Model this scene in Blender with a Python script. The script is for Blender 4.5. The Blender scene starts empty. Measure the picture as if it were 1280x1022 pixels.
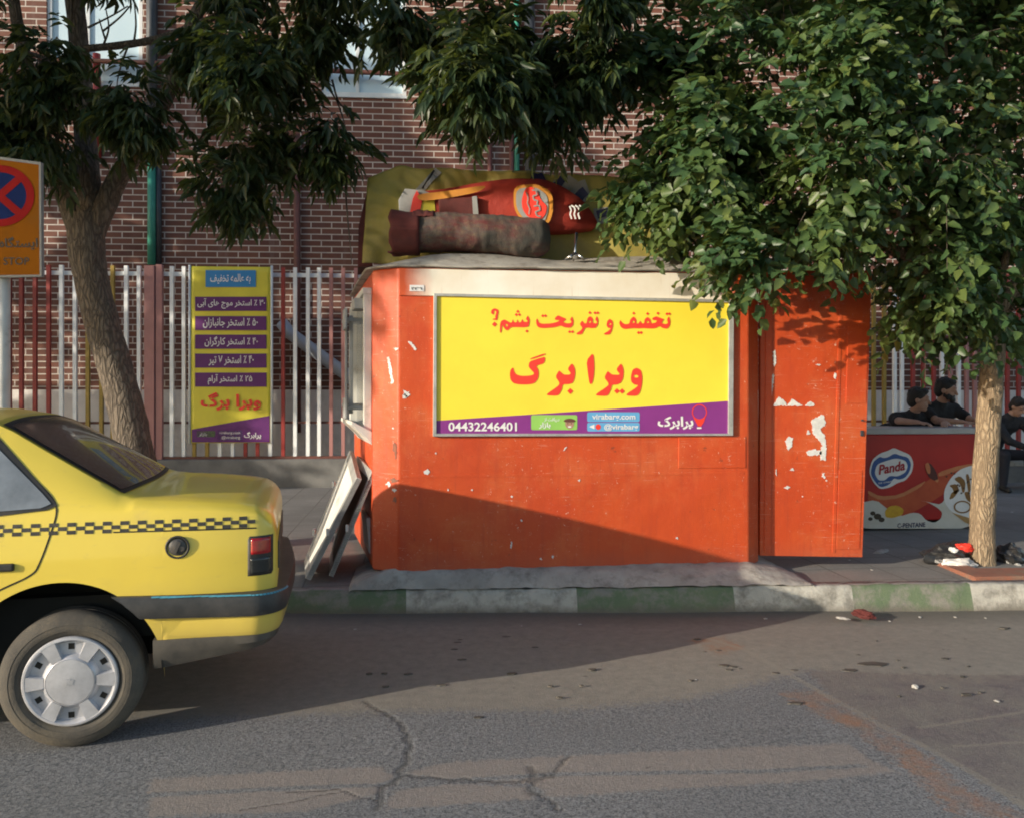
import bpy, bmesh, math, random
import numpy as np
import unicodedata
from mathutils import Vector, Matrix, noise
from mathutils.geometry import tessellate_polygon
random.seed(7); rng = np.random.default_rng(11)
sc = bpy.context.scene; col = sc.collection
R = math.radians
# ------------------------------------------------------------------ camera, sky, sun, exposure
HC = 1.52; TH = R(6.5); FP = 1080.0; CU = 640.0; HV = 497.0
cs, sn = math.cos(TH), math.sin(TH)
cd = bpy.data.cameras.new('camera'); cam = bpy.data.objects.new('camera', cd); col.objects.link(cam)
cam.location = (0, 0, HC); cam.rotation_euler = (R(90), 0, -TH)
cd.lens = FP / 1280 * 36; cd.sensor_width = 36; cd.shift_y = -14 / 1280; cd.clip_end = 500
sc.camera = cam
SUN_AZ, SUN_EL = R(26), R(13.2)           # direction the light travels (from +X towards +Y), height of the sun
w = bpy.data.worlds.new("World"); sc.world = w; w.use_nodes = True
nt = w.node_tree; bg = nt.nodes['Background']; sky = nt.nodes.new('ShaderNodeTexSky')
sky.sky_type = 'NISHITA'; sky.sun_disc = False
sdir = Vector((-math.cos(SUN_AZ) * math.cos(SUN_EL), -math.sin(SUN_AZ) * math.cos(SUN_EL), math.sin(SUN_EL)))  # towards the sun
sky.sun_elevation = SUN_EL; sky.sun_rotation = math.atan2(sdir.x, sdir.y)
nt.links.new(sky.outputs[0], bg.inputs[0]); bg.inputs[1].default_value = 0.108
sl = bpy.data.lights.new('sun', 'SUN'); so = bpy.data.objects.new('sun', sl); col.objects.link(so)
sl.energy = 2.9; sl.angle = R(0.5); sl.color = (1, .88, .71)
so.rotation_euler = (-sdir).to_track_quat('-Z', 'Y').to_euler(); so.location = sdir * 30
sc.view_settings.view_transform = 'Standard'; sc.view_settings.look = 'None'; sc.view_settings.gamma = 1
sc.view_settings.use_curve_mapping = False
sc.view_settings.exposure = 1.0
sc.cycles.max_bounces = 6; sc.cycles.transparent_max_bounces = 6
sc.cycles.sample_clamp_indirect = 6; sc.cycles.filter_width = 1.9

# ------------------------------------------------------------------ pixel of the photo -> point of the place
def P(u, v, d):
    k = (u - CU) / FP
    return Vector((d * (sn + k * cs), d * (cs - k * sn), HC + d * (HV - v) / FP))
def Wy(u, v, Y):
    return P(u, v, Y / (cs - (u - CU) / FP * sn))
def G(u, v, z=0.0):
    return P(u, v, (HC - z) * FP / (v - HV))
def RP(u, v, p0, n):
    d = P(u, v, 1.0) - Vector((0, 0, HC)); o = Vector((0, 0, HC))
    return o + d * ((Vector(p0) - o).dot(n) / d.dot(n))

# ------------------------------------------------------------------ scene helpers
def link(o, parent=None):
    col.objects.link(o)
    if parent is not None: o.parent = parent
    return o
def tag(o, label=None, cat=None, group=None, kind=None):
    if label: o['label'] = label
    if cat: o['category'] = cat
    if group: o['group'] = group
    if kind: o['kind'] = kind
    return o
def thing(name, label, cat, loc=(0, 0, 0), rz=0, group=None):
    o = bpy.data.objects.new(name, None); link(o); o.empty_display_size = .1
    o.location = loc; o.rotation_euler = (0, 0, rz)
    return tag(o, label, cat, group)
class MB:
    def __init__(s): s.v = []; s.f = []; s.m = []; s.sm = []
    def add(s, vs, fs, m=0, smooth=False):
        b = len(s.v); s.v += [tuple(p) for p in vs]
        for f in fs: s.f.append([i + b for i in f]); s.m.append(m); s.sm.append(smooth)
        return s
    def box(s, c, size, rz=0, rx=0, ry=0, m=0, M=None):
        hx, hy, hz = [a / 2 for a in size]
        T = Matrix.Translation(c) @ Matrix.Rotation(rz, 4, 'Z') @ Matrix.Rotation(ry, 4, 'Y') @ Matrix.Rotation(rx, 4, 'X') if M is None else M @ Matrix.Translation(c)
        vs = [T @ Vector((x * hx, y * hy, z * hz)) for z in (-1, 1) for y in (-1, 1) for x in (-1, 1)]
        return s.add(vs, [(0, 2, 3, 1), (4, 5, 7, 6), (0, 1, 5, 4), (2, 6, 7, 3), (0, 4, 6, 2), (1, 3, 7, 5)], m)
    def bb(s, a, b, m=0):
        a, b = Vector(a), Vector(b); return s.box((a + b) / 2, [abs(x) for x in (b - a)], m=m)
    def tube(s, pts, rad, n=10, m=0, cap=True, smooth=True, jit=0):
        pts = [Vector(p) for p in pts]; k = len(pts)
        rad = [rad] * k if isinstance(rad, (int, float)) else rad
        vs = []; up = None
        for i, p in enumerate(pts):
            t = (pts[min(i + 1, k - 1)] - pts[max(i - 1, 0)]).normalized()
            if up is None: up = t.orthogonal().normalized()
            up = (up - t * up.dot(t)); up = up.normalized() if up.length > 1e-5 else t.orthogonal().normalized()
            b = t.cross(up)
            for j in range(n):
                a = 2 * math.pi * j / n; q = math.cos(a) * up + math.sin(a) * b
                r = rad[i]
                if jit: r *= 1 + jit * noise.noise((p + q * rad[i]) * 6) + jit * .6 * noise.noise((p + q * rad[i]) * 17)
                vs.append(p + q * r)
        fs = [(i * n + j, i * n + (j + 1) % n, (i + 1) * n + (j + 1) % n, (i + 1) * n + j) for i in range(k - 1) for j in range(n)]
        if cap: fs += [tuple(range(n))[::-1], tuple(range((k - 1) * n, k * n))]
        return s.add(vs, fs, m, smooth)
    def lathe(s, prof, n=48, c=(0, 0, 0), axis='y', m=0, smooth=True, a0=0, a1=2 * math.pi):
        full = abs(a1 - a0 - 2 * math.pi) < 1e-6; vs = []; k = len(prof); nn = n if full else n + 1; c = Vector(c)
        for i in range(nn):
            a = a0 + (a1 - a0) * i / n
            for r, h in prof:
                q = (r * math.cos(a), h, r * math.sin(a)) if axis == 'y' else (r * math.cos(a), r * math.sin(a), h)
                vs.append(c + Vector(q))
        fs = []
        for i in range(n):
            i2 = (i + 1) % nn
            for j in range(k - 1):
                f = (i * k + j, i * k + j + 1, i2 * k + j + 1, i2 * k + j)
                fs.append(f if axis == 'y' else f[::-1])
        return s.add(vs, fs, m, smooth)
    def prism(s, poly, off, m=0, smooth=False, holes=()):
        poly = [Vector(p) for p in poly]; n = len(poly); off = Vector(off)
        vs = poly + [p + off for p in poly]
        tris = tessellate_polygon([poly])
        fs = [tuple(t) for t in tris] + [tuple(i + n for i in t)[::-1] for t in tris] + [(i, (i + 1) % n, (i + 1) % n + n, i + n) for i in range(n)]
        return s.add(vs, fs, m, smooth)
    def flat(s, loops, m=0):
        loops = [[Vector(p) for p in l] for l in loops]
        vs = [p for l in loops for p in l]
        return s.add(vs, [tuple(t) for t in tessellate_polygon(loops)], m)
    def ell(s, c, r, M=None, nu=16, nv=10, m=0):
        c = Vector(c); vs = []; T = M or Matrix()
        for i in range(nv + 1):
            ph = math.pi * i / nv
            for j in range(nu):
                a = 2 * math.pi * j / nu
                vs.append(c + T @ Vector((r[0] * math.sin(ph) * math.cos(a), r[1] * math.sin(ph) * math.sin(a), r[2] * math.cos(ph))))
        fs = [(i * nu + j, (i + 1) * nu + j, (i + 1) * nu + (j + 1) % nu, i * nu + (j + 1) % nu) for i in range(nv) for j in range(nu)]
        return s.add(vs, fs, m, True)
    def grid(s, fn, nu, nv, m=0, smooth=True, flip=False):
        vs = [fn(i / nu, j / nv) for i in range(nu + 1) for j in range(nv + 1)]
        fs = []
        for i in range(nu):
            for j in range(nv):
                f = (i * (nv + 1) + j, (i + 1) * (nv + 1) + j, (i + 1) * (nv + 1) + j + 1, i * (nv + 1) + j + 1)
                fs.append(f[::-1] if flip else f)
        return s.add(vs, fs, m, smooth)
    def build(s, name, mats, parent=None, bevel=0, merge=0, fixn=True, seg=2):
        me = bpy.data.meshes.new(name); me.from_pydata(s.v, [], s.f); me.update()
        for mt in (mats if isinstance(mats, (list, tuple)) else [mats]): me.materials.append(mt)
        me.polygons.foreach_set('material_index', s.m); me.polygons.foreach_set('use_smooth', s.sm)
        if merge or fixn:
            bm = bmesh.new(); bm.from_mesh(me)
            if merge: bmesh.ops.remove_doubles(bm, verts=bm.verts, dist=merge)
            if fixn: bmesh.ops.recalc_face_normals(bm, faces=bm.faces)
            bm.to_mesh(me); bm.free()
        o = bpy.data.objects.new(name, me); link(o, parent)
        if bevel:
            b = o.modifiers.new('bevel', 'BEVEL'); b.width = bevel; b.segments = seg; b.limit_method = 'ANGLE'; b.angle_limit = R(40)
        return o
def copy_tree(o, parent=None):
    c = o.copy(); col.objects.link(c); c.parent = parent
    for ch in list(o.children): copy_tree(ch, c)
    return c

# ------------------------------------------------------------------ materials
def newmat(name):
    m = bpy.data.materials.new(name); m.use_nodes = True
    t = m.node_tree; b = t.nodes['Principled BSDF']; return m, t, b
def N(t, typ, **kw):
    n = t.nodes.new(typ)
    for k, v in kw.items():
        if k.startswith('i_'): n.inputs[k[2:].replace('_', ' ')].default_value = v
        else: setattr(n, k, v)
    return n
def rgb(c): return (*c, 1) if len(c) == 3 else c
def coords(t, kind='Object', scale=None):
    tc = N(t, 'ShaderNodeTexCoord'); o = tc.outputs[kind]
    if scale is not None:
        mp = N(t, 'ShaderNodeMapping'); mp.inputs['Scale'].default_value = scale; t.links.new(o, mp.inputs[0]); o = mp.outputs[0]
    return o
def noisef(t, vec, scale, detail=5, rough=.6, lo=.35, hi=.65):
    n = N(t, 'ShaderNodeTexNoise'); n.inputs['Scale'].default_value = scale; n.inputs['Detail'].default_value = detail; n.inputs['Roughness'].default_value = rough
    if vec is not None: t.links.new(vec, n.inputs['Vector'])
    r = N(t, 'ShaderNodeMapRange'); r.inputs[1].default_value = lo; r.inputs[2].default_value = hi
    t.links.new(n.outputs[0], r.inputs[0]); return r.outputs[0]
def mix(t, fac, a, b, blend='MIX'):
    n = N(t, 'ShaderNodeMix', data_type='RGBA', blend_type=blend)
    for i, x in ((0, fac), (6, a), (7, b)):
        if isinstance(x, bpy.types.NodeSocket): t.links.new(x, n.inputs[i])
        elif i == 0: n.inputs[0].default_value = x
        else: n.inputs[i].default_value = rgb(x)
    return n.outputs[2]
def math_(t, op, a, b=0.0, clamp=False):
    n = N(t, 'ShaderNodeMath', operation=op, use_clamp=clamp)
    for i, x in enumerate((a, b)):
        if isinstance(x, bpy.types.NodeSocket): t.links.new(x, n.inputs[i])
        else: n.inputs[i].default_value = x
    return n.outputs[0]
def bump(t, b, h, strength=.3, dist=.01):
    n = N(t, 'ShaderNodeBump'); n.inputs['Strength'].default_value = strength; n.inputs['Distance'].default_value = dist
    t.links.new(h, n.inputs['Height']); t.links.new(n.outputs[0], b.inputs['Normal'])
def setc(t, b, c):
    if isinstance(c, bpy.types.NodeSocket): t.links.new(c, b.inputs['Base Color'])
    else: b.inputs['Base Color'].default_value = rgb(c)
def pm(name, c, c2=None, scale=6, rough=.6, bmp=0, bscale=60, metal=0, coat=0, dirt=None, dscale=3, dlo=.5, dhi=.75, spec=.5):
    m, t, b = newmat(name); v = coords(t)
    b.inputs['Roughness'].default_value = rough; b.inputs['Metallic'].default_value = metal
    b.inputs['Coat Weight'].default_value = coat; b.inputs['Coat Roughness'].default_value = .08
    b.inputs['Specular IOR Level'].default_value = spec
    out = mix(t, noisef(t, v, scale), c, c2 if c2 else [x * .8 for x in c])
    if dirt: out = mix(t, noisef(t, v, dscale, 8, .7, dlo, dhi), out, dirt)
    setc(t, b, out)
    if bmp: bump(t, b, noisef(t, v, bscale, 6, .6, 0, 1), bmp)
    return m
M = {}
M['black'] = pm('black_rubber', (.02, .02, .02), (.035, .033, .03), 8, .55, .1)
M['tyre'] = pm('tyre_rubber', (.055, .051, .046), (.10, .09, .074), 5, .85, .25, 90, dirt=(.13, .11, .08), dscale=4)
M['darkplastic'] = pm('bumper_plastic', (.03, .032, .034), (.055, .055, .055), 12, .5, .08, 120, dirt=(.10, .09, .075), dscale=7, dlo=.55, dhi=.8)
M['dustplastic'] = pm('dusty_plastic', (.05, .048, .045), (.11, .10, .085), 6, .7, .1, 100)
M['silver'] = pm('hubcap_silver', (.55, .56, .60), (.42, .43, .46), 14, .38, .05, 80, metal=.35, dirt=(.3, .28, .24), dscale=8, dlo=.6, dhi=.85)
M['chrome'] = pm('chrome', (.75, .75, .75), (.6, .6, .6), 10, .2, metal=1)
M['taxi'] = pm('taxi_yellow', (.78, .56, .065), (.72, .50, .06), 1.5, .38, .012, 7, coat=.6, dirt=(.50, .37, .12), dscale=2.2, dlo=.55, dhi=.85)
M['checker'] = pm('checker_black', (.03, .03, .028), (.06, .055, .045), 30, .5)
M['seam'] = pm('seam_black', (.012, .012, .01), None, 10, .8)
M['taillight'] = pm('tail_red', (.45, .012, .015), (.32, .008, .012), 40, .15, coat=.5)
M['scuff'] = pm('turquoise_scuff', (.04, .25, .36), (.09, .32, .42), 40, .6)
M['capgrey'] = pm('fuel_cap_grey', (.09, .08, .07), (.05, .05, .05), 30, .45, .1)
M['white'] = pm('white_paint', (.74, .73, .68), (.62, .61, .56), 5, .5, .08, 60, dirt=(.36, .30, .22), dscale=5, dlo=.55, dhi=.8)
M['whiteprint'] = pm('white_print', (.82, .82, .82), (.76, .76, .76), 30, .5)
M['redprint'] = pm('red_print', (.86, .045, .025), (.80, .05, .03), 20, .5)
M['yellowprint'] = pm('yellow_print', (.90, .74, .055), (.86, .68, .05), 2.5, .45, .05, 4)
M['purple'] = pm('purple_print', (.25, .035, .25), (.22, .03, .22), 4, .5)
M['purpledark'] = pm('dark_purple_print', (.10, .012, .13), (.12, .015, .15), 8, .5)
M['greenprint'] = pm('green_print', (.30, .60, .12), (.27, .55, .11), 8, .5)
M['blueprint'] = pm('blue_print', (.14, .42, .72), (.12, .38, .68), 8, .5)
M['bluesign'] = pm('banner_blue', (.03, .24, .55), (.03, .22, .5), 8, .5)
M['tarpyellow'] = pm('tarp_yellow', (.37, .32, .075), (.28, .24, .055), 3, .6, .5, 9, dirt=(.22, .17, .06), dscale=2.4, dlo=.5, dhi=.75)
M['banneryellow'] = pm('banner_yellow', (.74, .66, .055), (.66, .58, .05), 3, .5, .05, 6)
M['navy'] = pm('navy_print', (.015, .015, .07), (.02, .02, .09), 8, .5)
M['concrete'] = pm('concrete', (.40, .39, .365), (.28, .27, .25), 4, .9, .6, 35, dirt=(.16, .15, .135), dscale=9, dlo=.5, dhi=.75)
M['fence_base'] = pm('fence_base_concrete', (.20, .20, .195), (.13, .13, .13), 3, .9, .3, 30)
M['lightgrey'] = pm('grey_metal', (.42, .43, .43), (.33, .33, .32), 9, .5, .05, dirt=(.2, .15, .1), dscale=8, dlo=.6, dhi=.8)
M['galv'] = pm('galvanised_frame', (.55, .55, .52), (.40, .40, .38), 9, .4, .05, metal=.4, dirt=(.25, .2, .15), dscale=10, dlo=.6, dhi=.8)
M['boardshade'] = pm('shaded_board', (.10, .065, .045), (.06, .04, .03), 6, .7)  # shade cast by the outer board, put into this face's colour
M['roof_felt'] = pm('roof_felt', (.42, .40, .36), (.30, .28, .25), 5, .85, .3, 30, dirt=(.10, .08, .06), dscale=7, dlo=.5, dhi=.75)
M['skin'] = pm('skin', (.47, .28, .20), (.40, .225, .155), 12, .5, .05, 150)
M['hair'] = pm('black_hair', (.012, .010, .009), (.02, .016, .013), 60, .6, .6, 180)
M['shirt'] = pm('black_shirt', (.014, .014, .017), (.034, .033, .037), 11, .9, .9, 13)  # lighter noise tone paints in the folds that catch light
M['trousers'] = pm('dark_trousers', (.022, .024, .035), (.03, .03, .04), 14, .85, .2, 60)
M['bag'] = pm('black_plastic_bag', (.015, .015, .017), (.03, .03, .03), 10, .3, .8, 25)
M['dullwhite'] = pm('dull_white_print', (.30, .31, .31), (.24, .245, .24), 9, .6)
M['scraplitter'] = pm('grey_litter', (.46, .45, .43), (.34, .33, .31), 25, .8)
M['paper'] = pm('paper', (.75, .75, .73), (.6, .6, .58), 25, .7, .3, 60)
M['pinkpost'] = pm('pink_paint', (.42, .20, .19), (.36, .17, .16), 5, .55, .06, dirt=(.25, .17, .15), dscale=9, dlo=.6, dhi=.85)
M['barred'] = pm('red_bar_paint', (.33, .035, .03), (.24, .03, .026), 9, .5, dirt=(.2, .12, .1), dscale=9, dlo=.62, dhi=.85)
M['barwhite'] = pm('white_bar_paint', (.86, .89, .90), (.75, .78, .80), 9, .5, dirt=(.3, .26, .22), dscale=9, dlo=.62, dhi=.85)
M['baryellow'] = pm('yellow_bar_paint', (.33, .22, .035), (.26, .18, .03), 9, .5)
M['barbrown'] = pm('brown_pipe_paint', (.15, .05, .04), (.10, .04, .03), 9, .6)
M['pipegreen'] = pm('green_pipe', (.05, .28, .20), (.04, .22, .16), 9, .5)
M['pipedark'] = pm('dark_pipe', (.045, .05, .06), (.03, .035, .04), 9, .5)
M['pipewhite'] = pm('white_pipe', (.42, .46, .52), (.36, .39, .44), 9, .4)
M['plaster'] = pm('plinth_plaster', (.80, .77, .74), (.68, .655, .63), 2.5, .85, .15, 25, dirt=(.40, .37, .34), dscale=1.4, dlo=.5, dhi=.8)
M['skyglass'] = pm('sky_pale_glass', (.55, .69, .76), (.48, .62, .70), .7, .12)  # pale blue-grey stands in for sky mirrored in the window panes
M['winframe'] = pm('window_frame_white', (.66, .70, .72), (.56, .6, .62), 5, .5)
M['sign_amber'] = pm('sign_amber', (.33, .11, .005), (.28, .092, .005), 5, .8, dirt=(.25, .11, .02), dscale=5, dlo=.55, dhi=.85, spec=.12)
M['sign_red'] = pm('sign_red', (.36, .016, .016), (.30, .014, .014), 7, .8, spec=.12)
M['sign_blue'] = pm('sign_blue', (.012, .03, .13), (.010, .024, .10), 7, .8, spec=.12)
M['polewhite'] = pm('pole_white', (.66, .66, .63), (.55, .55, .52), 6, .5, .05, dirt=(.3, .26, .22), dscale=12, dlo=.6, dhi=.8)
M['brickedge'] = pm('red_brick_edging', (.30, .12, .075), (.22, .09, .06), 12, .9, .4, 60, dirt=(.25, .18, .13), dscale=6)
M['lid'] = pm('freezer_lid_grey', (.50, .51, .52), (.42, .42, .43), 6, .35)
M['tarpred'] = pm('dark_red_cloth', (.11, .02, .018), (.07, .014, .013), 8, .8, .3, 20)

def taxi_paint():
    m, t, b = newmat('taxi_yellow_dusty'); v = coords(t)
    c = mix(t, noisef(t, v, 1.5), (.80, .62, .085), (.75, .57, .08))
    c = mix(t, noisef(t, v, 2.2, 8, .7, .55, .85), c, (.58, .44, .13))
    sp = N(t, 'ShaderNodeSeparateXYZ'); t.links.new(v, sp.inputs[0]); g = N(t, 'ShaderNodeMapRange'); g.inputs[1].default_value = .86; g.inputs[2].default_value = .42
    t.links.new(math_(t, 'ADD', sp.outputs[2], math_(t, 'MULTIPLY', noisef(t, v, 5, 6, .65, 0, 1), .25)), g.inputs[0])
    c = mix(t, math_(t, 'MULTIPLY', g.outputs[0], .55), c, (.36, .27, .14))                                  # road dust along the sills
    c = mix(t, math_(t, 'MULTIPLY', noisef(t, coords(t, scale=(1, 1, 4)), 6, 7, .7, .58, .8), .35), c, (.42, .33, .16))
    setc(t, b, c); b.inputs['Roughness'].default_value = .36; b.inputs['Coat Weight'].default_value = .5; b.inputs['Coat Roughness'].default_value = .1
    return m
M['taxi'] = taxi_paint()
def glass_mat(name, c, rough=.06):
    m, t, b = newmat(name); v = coords(t)
    setc(t, b, mix(t, noisef(t, v, 5), c, [x * 1.6 + .004 for x in c]))
    b.inputs['Roughness'].default_value = rough; b.inputs['Coat Weight'].default_value = .5
    return m
M['sideglass'] = glass_mat('side_glass', (.15, .17, .19), .1)  # paler tone stands in for reflections and the bright far side
M['carglass'] = glass_mat('tinted_car_glass', (.018, .020, .019), .16)
M['shopglass'] = glass_mat('kiosk_glass', (.16, .17, .17), .15)

def kiosk_paint():
    m, t, b = newmat('orange_red_paint'); v = coords(t)
    base = mix(t, noisef(t, v, 1.6, 6, .6, .3, .7), (.60, .083, .013), (.50, .054, .011))
    base = mix(t, math_(t, 'MULTIPLY', noisef(t, v, 2.6, 7, .7, .48, .72), .8), base, (.60, .135, .040))     # sun-faded, chalky areas
    base = mix(t, math_(t, 'MULTIPLY', noisef(t, coords(t, scale=(7, 7, .7)), 3, 5, .65, .5, .75), .45), base, (.40, .050, .018))
    big = noisef(t, v, 1.3, 3, .5, .36, .52)
    sx = noisef(t, coords(t, scale=(1.6, 1.6, 95)), 3, 4, .6, .65, .70)
    dg = noisef(t, coords(t, scale=(30, 30, 9)), 3, 4, .6, .70, .73)
    chips = noisef(t, v, 30, 6, .7, .65, .675); fine = noisef(t, v, 75, 4, .7, .66, .70)
    mk = math_(t, 'MULTIPLY', math_(t, 'MAXIMUM', math_(t, 'MAXIMUM', sx, dg), math_(t, 'MAXIMUM', chips, math_(t, 'MULTIPLY', fine, .6))), big)
    base = mix(t, math_(t, 'MULTIPLY', mk, .85), base, (.68, .44, .34))
    base = mix(t, math_(t, 'MULTIPLY', noisef(t, v, 11, 6, .7, .66, .72), .8), base, (.17, .045, .022))       # rust and grime specks
    base = mix(t, math_(t, 'MULTIPLY', noisef(t, coords(t, scale=(12, 12, .35)), 4, 4, .6, .62, .8), .55), base, (.26, .05, .022))
    sp = N(t, 'ShaderNodeSeparateXYZ'); t.links.new(v, sp.inputs[0]); g = N(t, 'ShaderNodeMapRange'); g.inputs[1].default_value = .52; g.inputs[2].default_value = .27
    t.links.new(math_(t, 'ADD', sp.outputs[2], math_(t, 'MULTIPLY', noisef(t, v, 6, 5, .6, 0, 1), .18)), g.inputs[0])
    base = mix(t, math_(t, 'MULTIPLY', g.outputs[0], .4), base, (.30, .11, .07))                               # road splash at the foot
    setc(t, b, base); b.inputs['Roughness'].default_value = .5
    bump(t, b, noisef(t, v, 2.0, 5, .5, 0, 1), .6, .035)
    return m
M['kiosk'] = kiosk_paint()
def fascia_paint(x0, x1, x2, x3):       # white board with orange sprayed over both ends
    m, t, b = newmat('fascia_white_orange'); v = coords(t)
    sp = N(t, 'ShaderNodeSeparateXYZ'); t.links.new(v, sp.inputs[0])
    a = N(t, 'ShaderNodeMapRange'); a.inputs[1].default_value = x1; a.inputs[2].default_value = x0
    c = N(t, 'ShaderNodeMapRange'); c.inputs[1].default_value = x2; c.inputs[2].default_value = x3
    nx = math_(t, 'ADD', sp.outputs[0], math_(t, 'MULTIPLY', noisef(t, v, 7, 4, .6, 0, 1), .08))
    t.links.new(nx, a.inputs[0]); t.links.new(nx, c.inputs[0])
    wh = mix(t, noisef(t, v, 3, 6, .6), (.84, .81, .72), (.76, .70, .58))
    wh = mix(t, math_(t, 'MULTIPLY', noisef(t, coords(t, scale=(14, 14, 1)), 3, 4, .6, .6, .8), .5), wh, (.42, .24, .12))
    og = mix(t, noisef(t, v, 2.3), (.62, .10, .02), (.54, .078, .018))
    setc(t, b, mix(t, math_(t, 'MAXIMUM', a.outputs[0], c.outputs[0]), wh, og)); b.inputs['Roughness'].default_value = .5
    return m
def brick_mat():
    m, t, b = newmat('brown_brick_wall'); tc = N(t, 'ShaderNodeTexCoord')
    sp = N(t, 'ShaderNodeSeparateXYZ'); t.links.new(tc.outputs['Object'], sp.inputs[0])
    cb = N(t, 'ShaderNodeCombineXYZ'); t.links.new(sp.outputs[0], cb.inputs[0]); t.links.new(sp.outputs[2], cb.inputs[1])
    br = N(t, 'ShaderNodeTexBrick'); br.offset = .5; br.squash = 1
    br.inputs['Scale'].default_value = 1; br.inputs['Brick Width'].default_value = .335; br.inputs['Row Height'].default_value = .1
    br.inputs['Mortar Size'].default_value = .0095; br.inputs['Mortar Smooth'].default_value = .15; br.inputs['Bias'].default_value = -.1
    br.inputs['Color1'].default_value = (.125, .046, .032, 1); br.inputs['Color2'].default_value = (.20, .078, .050, 1)
    br.inputs['Mortar'].default_value = (.57, .52, .47, 1)
    t.links.new(cb.outputs[0], br.inputs[0])
    v = tc.outputs['Object']
    c = mix(t, noisef(t, v, .8, 5, .6, .3, .75), br.outputs[0], (.72, .68, .66), 'MULTIPLY')
    c = mix(t, math_(t, 'MULTIPLY', noisef(t, v, 9, 5, .7, .45, .8), .35), c, (.16, .10, .09))
    c = mix(t, math_(t, 'MULTIPLY', noisef(t, coords(t, scale=(2, 2, .25)), 1.2, 5, .6, .58, .8), .4), c, (.30, .27, .25))
    setc(t, b, c); b.inputs['Roughness'].default_value = .8
    bump(t, b, math_(t, 'SUBTRACT', 1.0, br.outputs['Fac']), .5, .008)
    return m
M['brick'] = brick_mat()
def bark_mat(name, c1, c2, sc_=9):
    m, t, b = newmat(name); v = coords(t, scale=(1, 1, .28))
    vo = N(t, 'ShaderNodeTexVoronoi', feature='DISTANCE_TO_EDGE'); vo.inputs['Scale'].default_value = sc_ * 3
    nz = N(t, 'ShaderNodeTexNoise'); nz.inputs['Scale'].default_value = 14; t.links.new(v, nz.inputs['Vector'])
    mv = mix(t, .12, v, nz.outputs['Color'], 'ADD'); t.links.new(mv, vo.inputs['Vector'])
    h = N(t, 'ShaderNodeMapRange'); h.inputs[2].default_value = .28; t.links.new(vo.outputs[0], h.inputs[0])
    n2 = noisef(t, v, sc_ * 5, 8, .7, .2, .8)
    hh = math_(t, 'ADD', math_(t, 'MULTIPLY', h.outputs[0], .6), math_(t, 'MULTIPLY', n2, .5))
    setc(t, b, mix(t, hh, c2, c1)); b.inputs['Roughness'].default_value = .9
    bump(t, b, hh, .9, .02); return m
M['bark'] = bark_mat('grey_bark', (.22, .18, .14), (.045, .036, .028))
M['bark_tan'] = bark_mat('tan_bark', (.42, .32, .21), (.15, .105, .065), 11)
def leaf_mat(name, c1, c2, c3, tr=.35, young_sunlit=(.15, .17, .035), k=.7):
    m, t, b = newmat(name)
    g = N(t, 'ShaderNodeNewGeometry'); r = N(t, 'ShaderNodeValToRGB'); t.links.new(g.outputs['Random Per Island'], r.inputs[0])
    e = r.color_ramp.elements; e[0].color = rgb(c1); e[1].color = rgb(c3); e[1].position = 1; x = e.new(.7); x.color = rgb(c2)
    v = coords(t); c = mix(t, math_(t, 'MULTIPLY', noisef(t, v, 1.5, 3, .6, .50, .68), k), r.outputs[0], young_sunlit)       # yellower clumps: younger growth and sunlit patches, both put into the colour
    c = mix(t, math_(t, 'MULTIPLY', noisef(t, v, 2.3, 3, .6, .54, .7), .5), c, [q * .55 for q in c1])                    # darker clumps: deep shade among the leaves put into the colour
    setc(t, b, c); b.inputs['Roughness'].default_value = .42; b.inputs['Specular IOR Level'].default_value = .45
    tl = N(t, 'ShaderNodeBsdfTranslucent')
    t.links.new(mix(t, .5, c, (.16, .20, .02)), tl.inputs[0])
    ms = N(t, 'ShaderNodeMixShader'); ms.inputs[0].default_value = tr
    t.links.new(b.outputs[0], ms.inputs[1]); t.links.new(tl.outputs[0], ms.inputs[2])
    t.links.new(ms.outputs[0], t.nodes['Material Output'].inputs[0]); return m
M['leaf_elm'] = leaf_mat('elm_leaf', (.040, .092, .040), (.066, .130, .046), (.135, .175, .048), .32, (.13, .18, .04), .75)
M['leaf_ash'] = leaf_mat('ash_leaf', (.023, .046, .024), (.037, .068, .028), (.08, .10, .03), .3, (.11, .125, .03), .5)
def carpet_mat():
    m, t, b = newmat('old_carpet'); v = coords(t)
    c = mix(t, noisef(t, coords(t, scale=(1, 3, 3)), 4, 6, .6, .4, .6), (.13, .035, .035), (.10, .085, .075))
    c = mix(t, noisef(t, v, 26, 4, .7, .5, .7), c, (.15, .11, .07))
    c = mix(t, noisef(t, v, 2.2, 3, .5, .52, .62), c, (.05, .05, .045))
    setc(t, b, c); b.inputs['Roughness'].default_value = .95; bump(t, b, noisef(t, v, 90, 5, .7, 0, 1), .8, .01); return m
M['carpet'] = carpet_mat()
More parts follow.
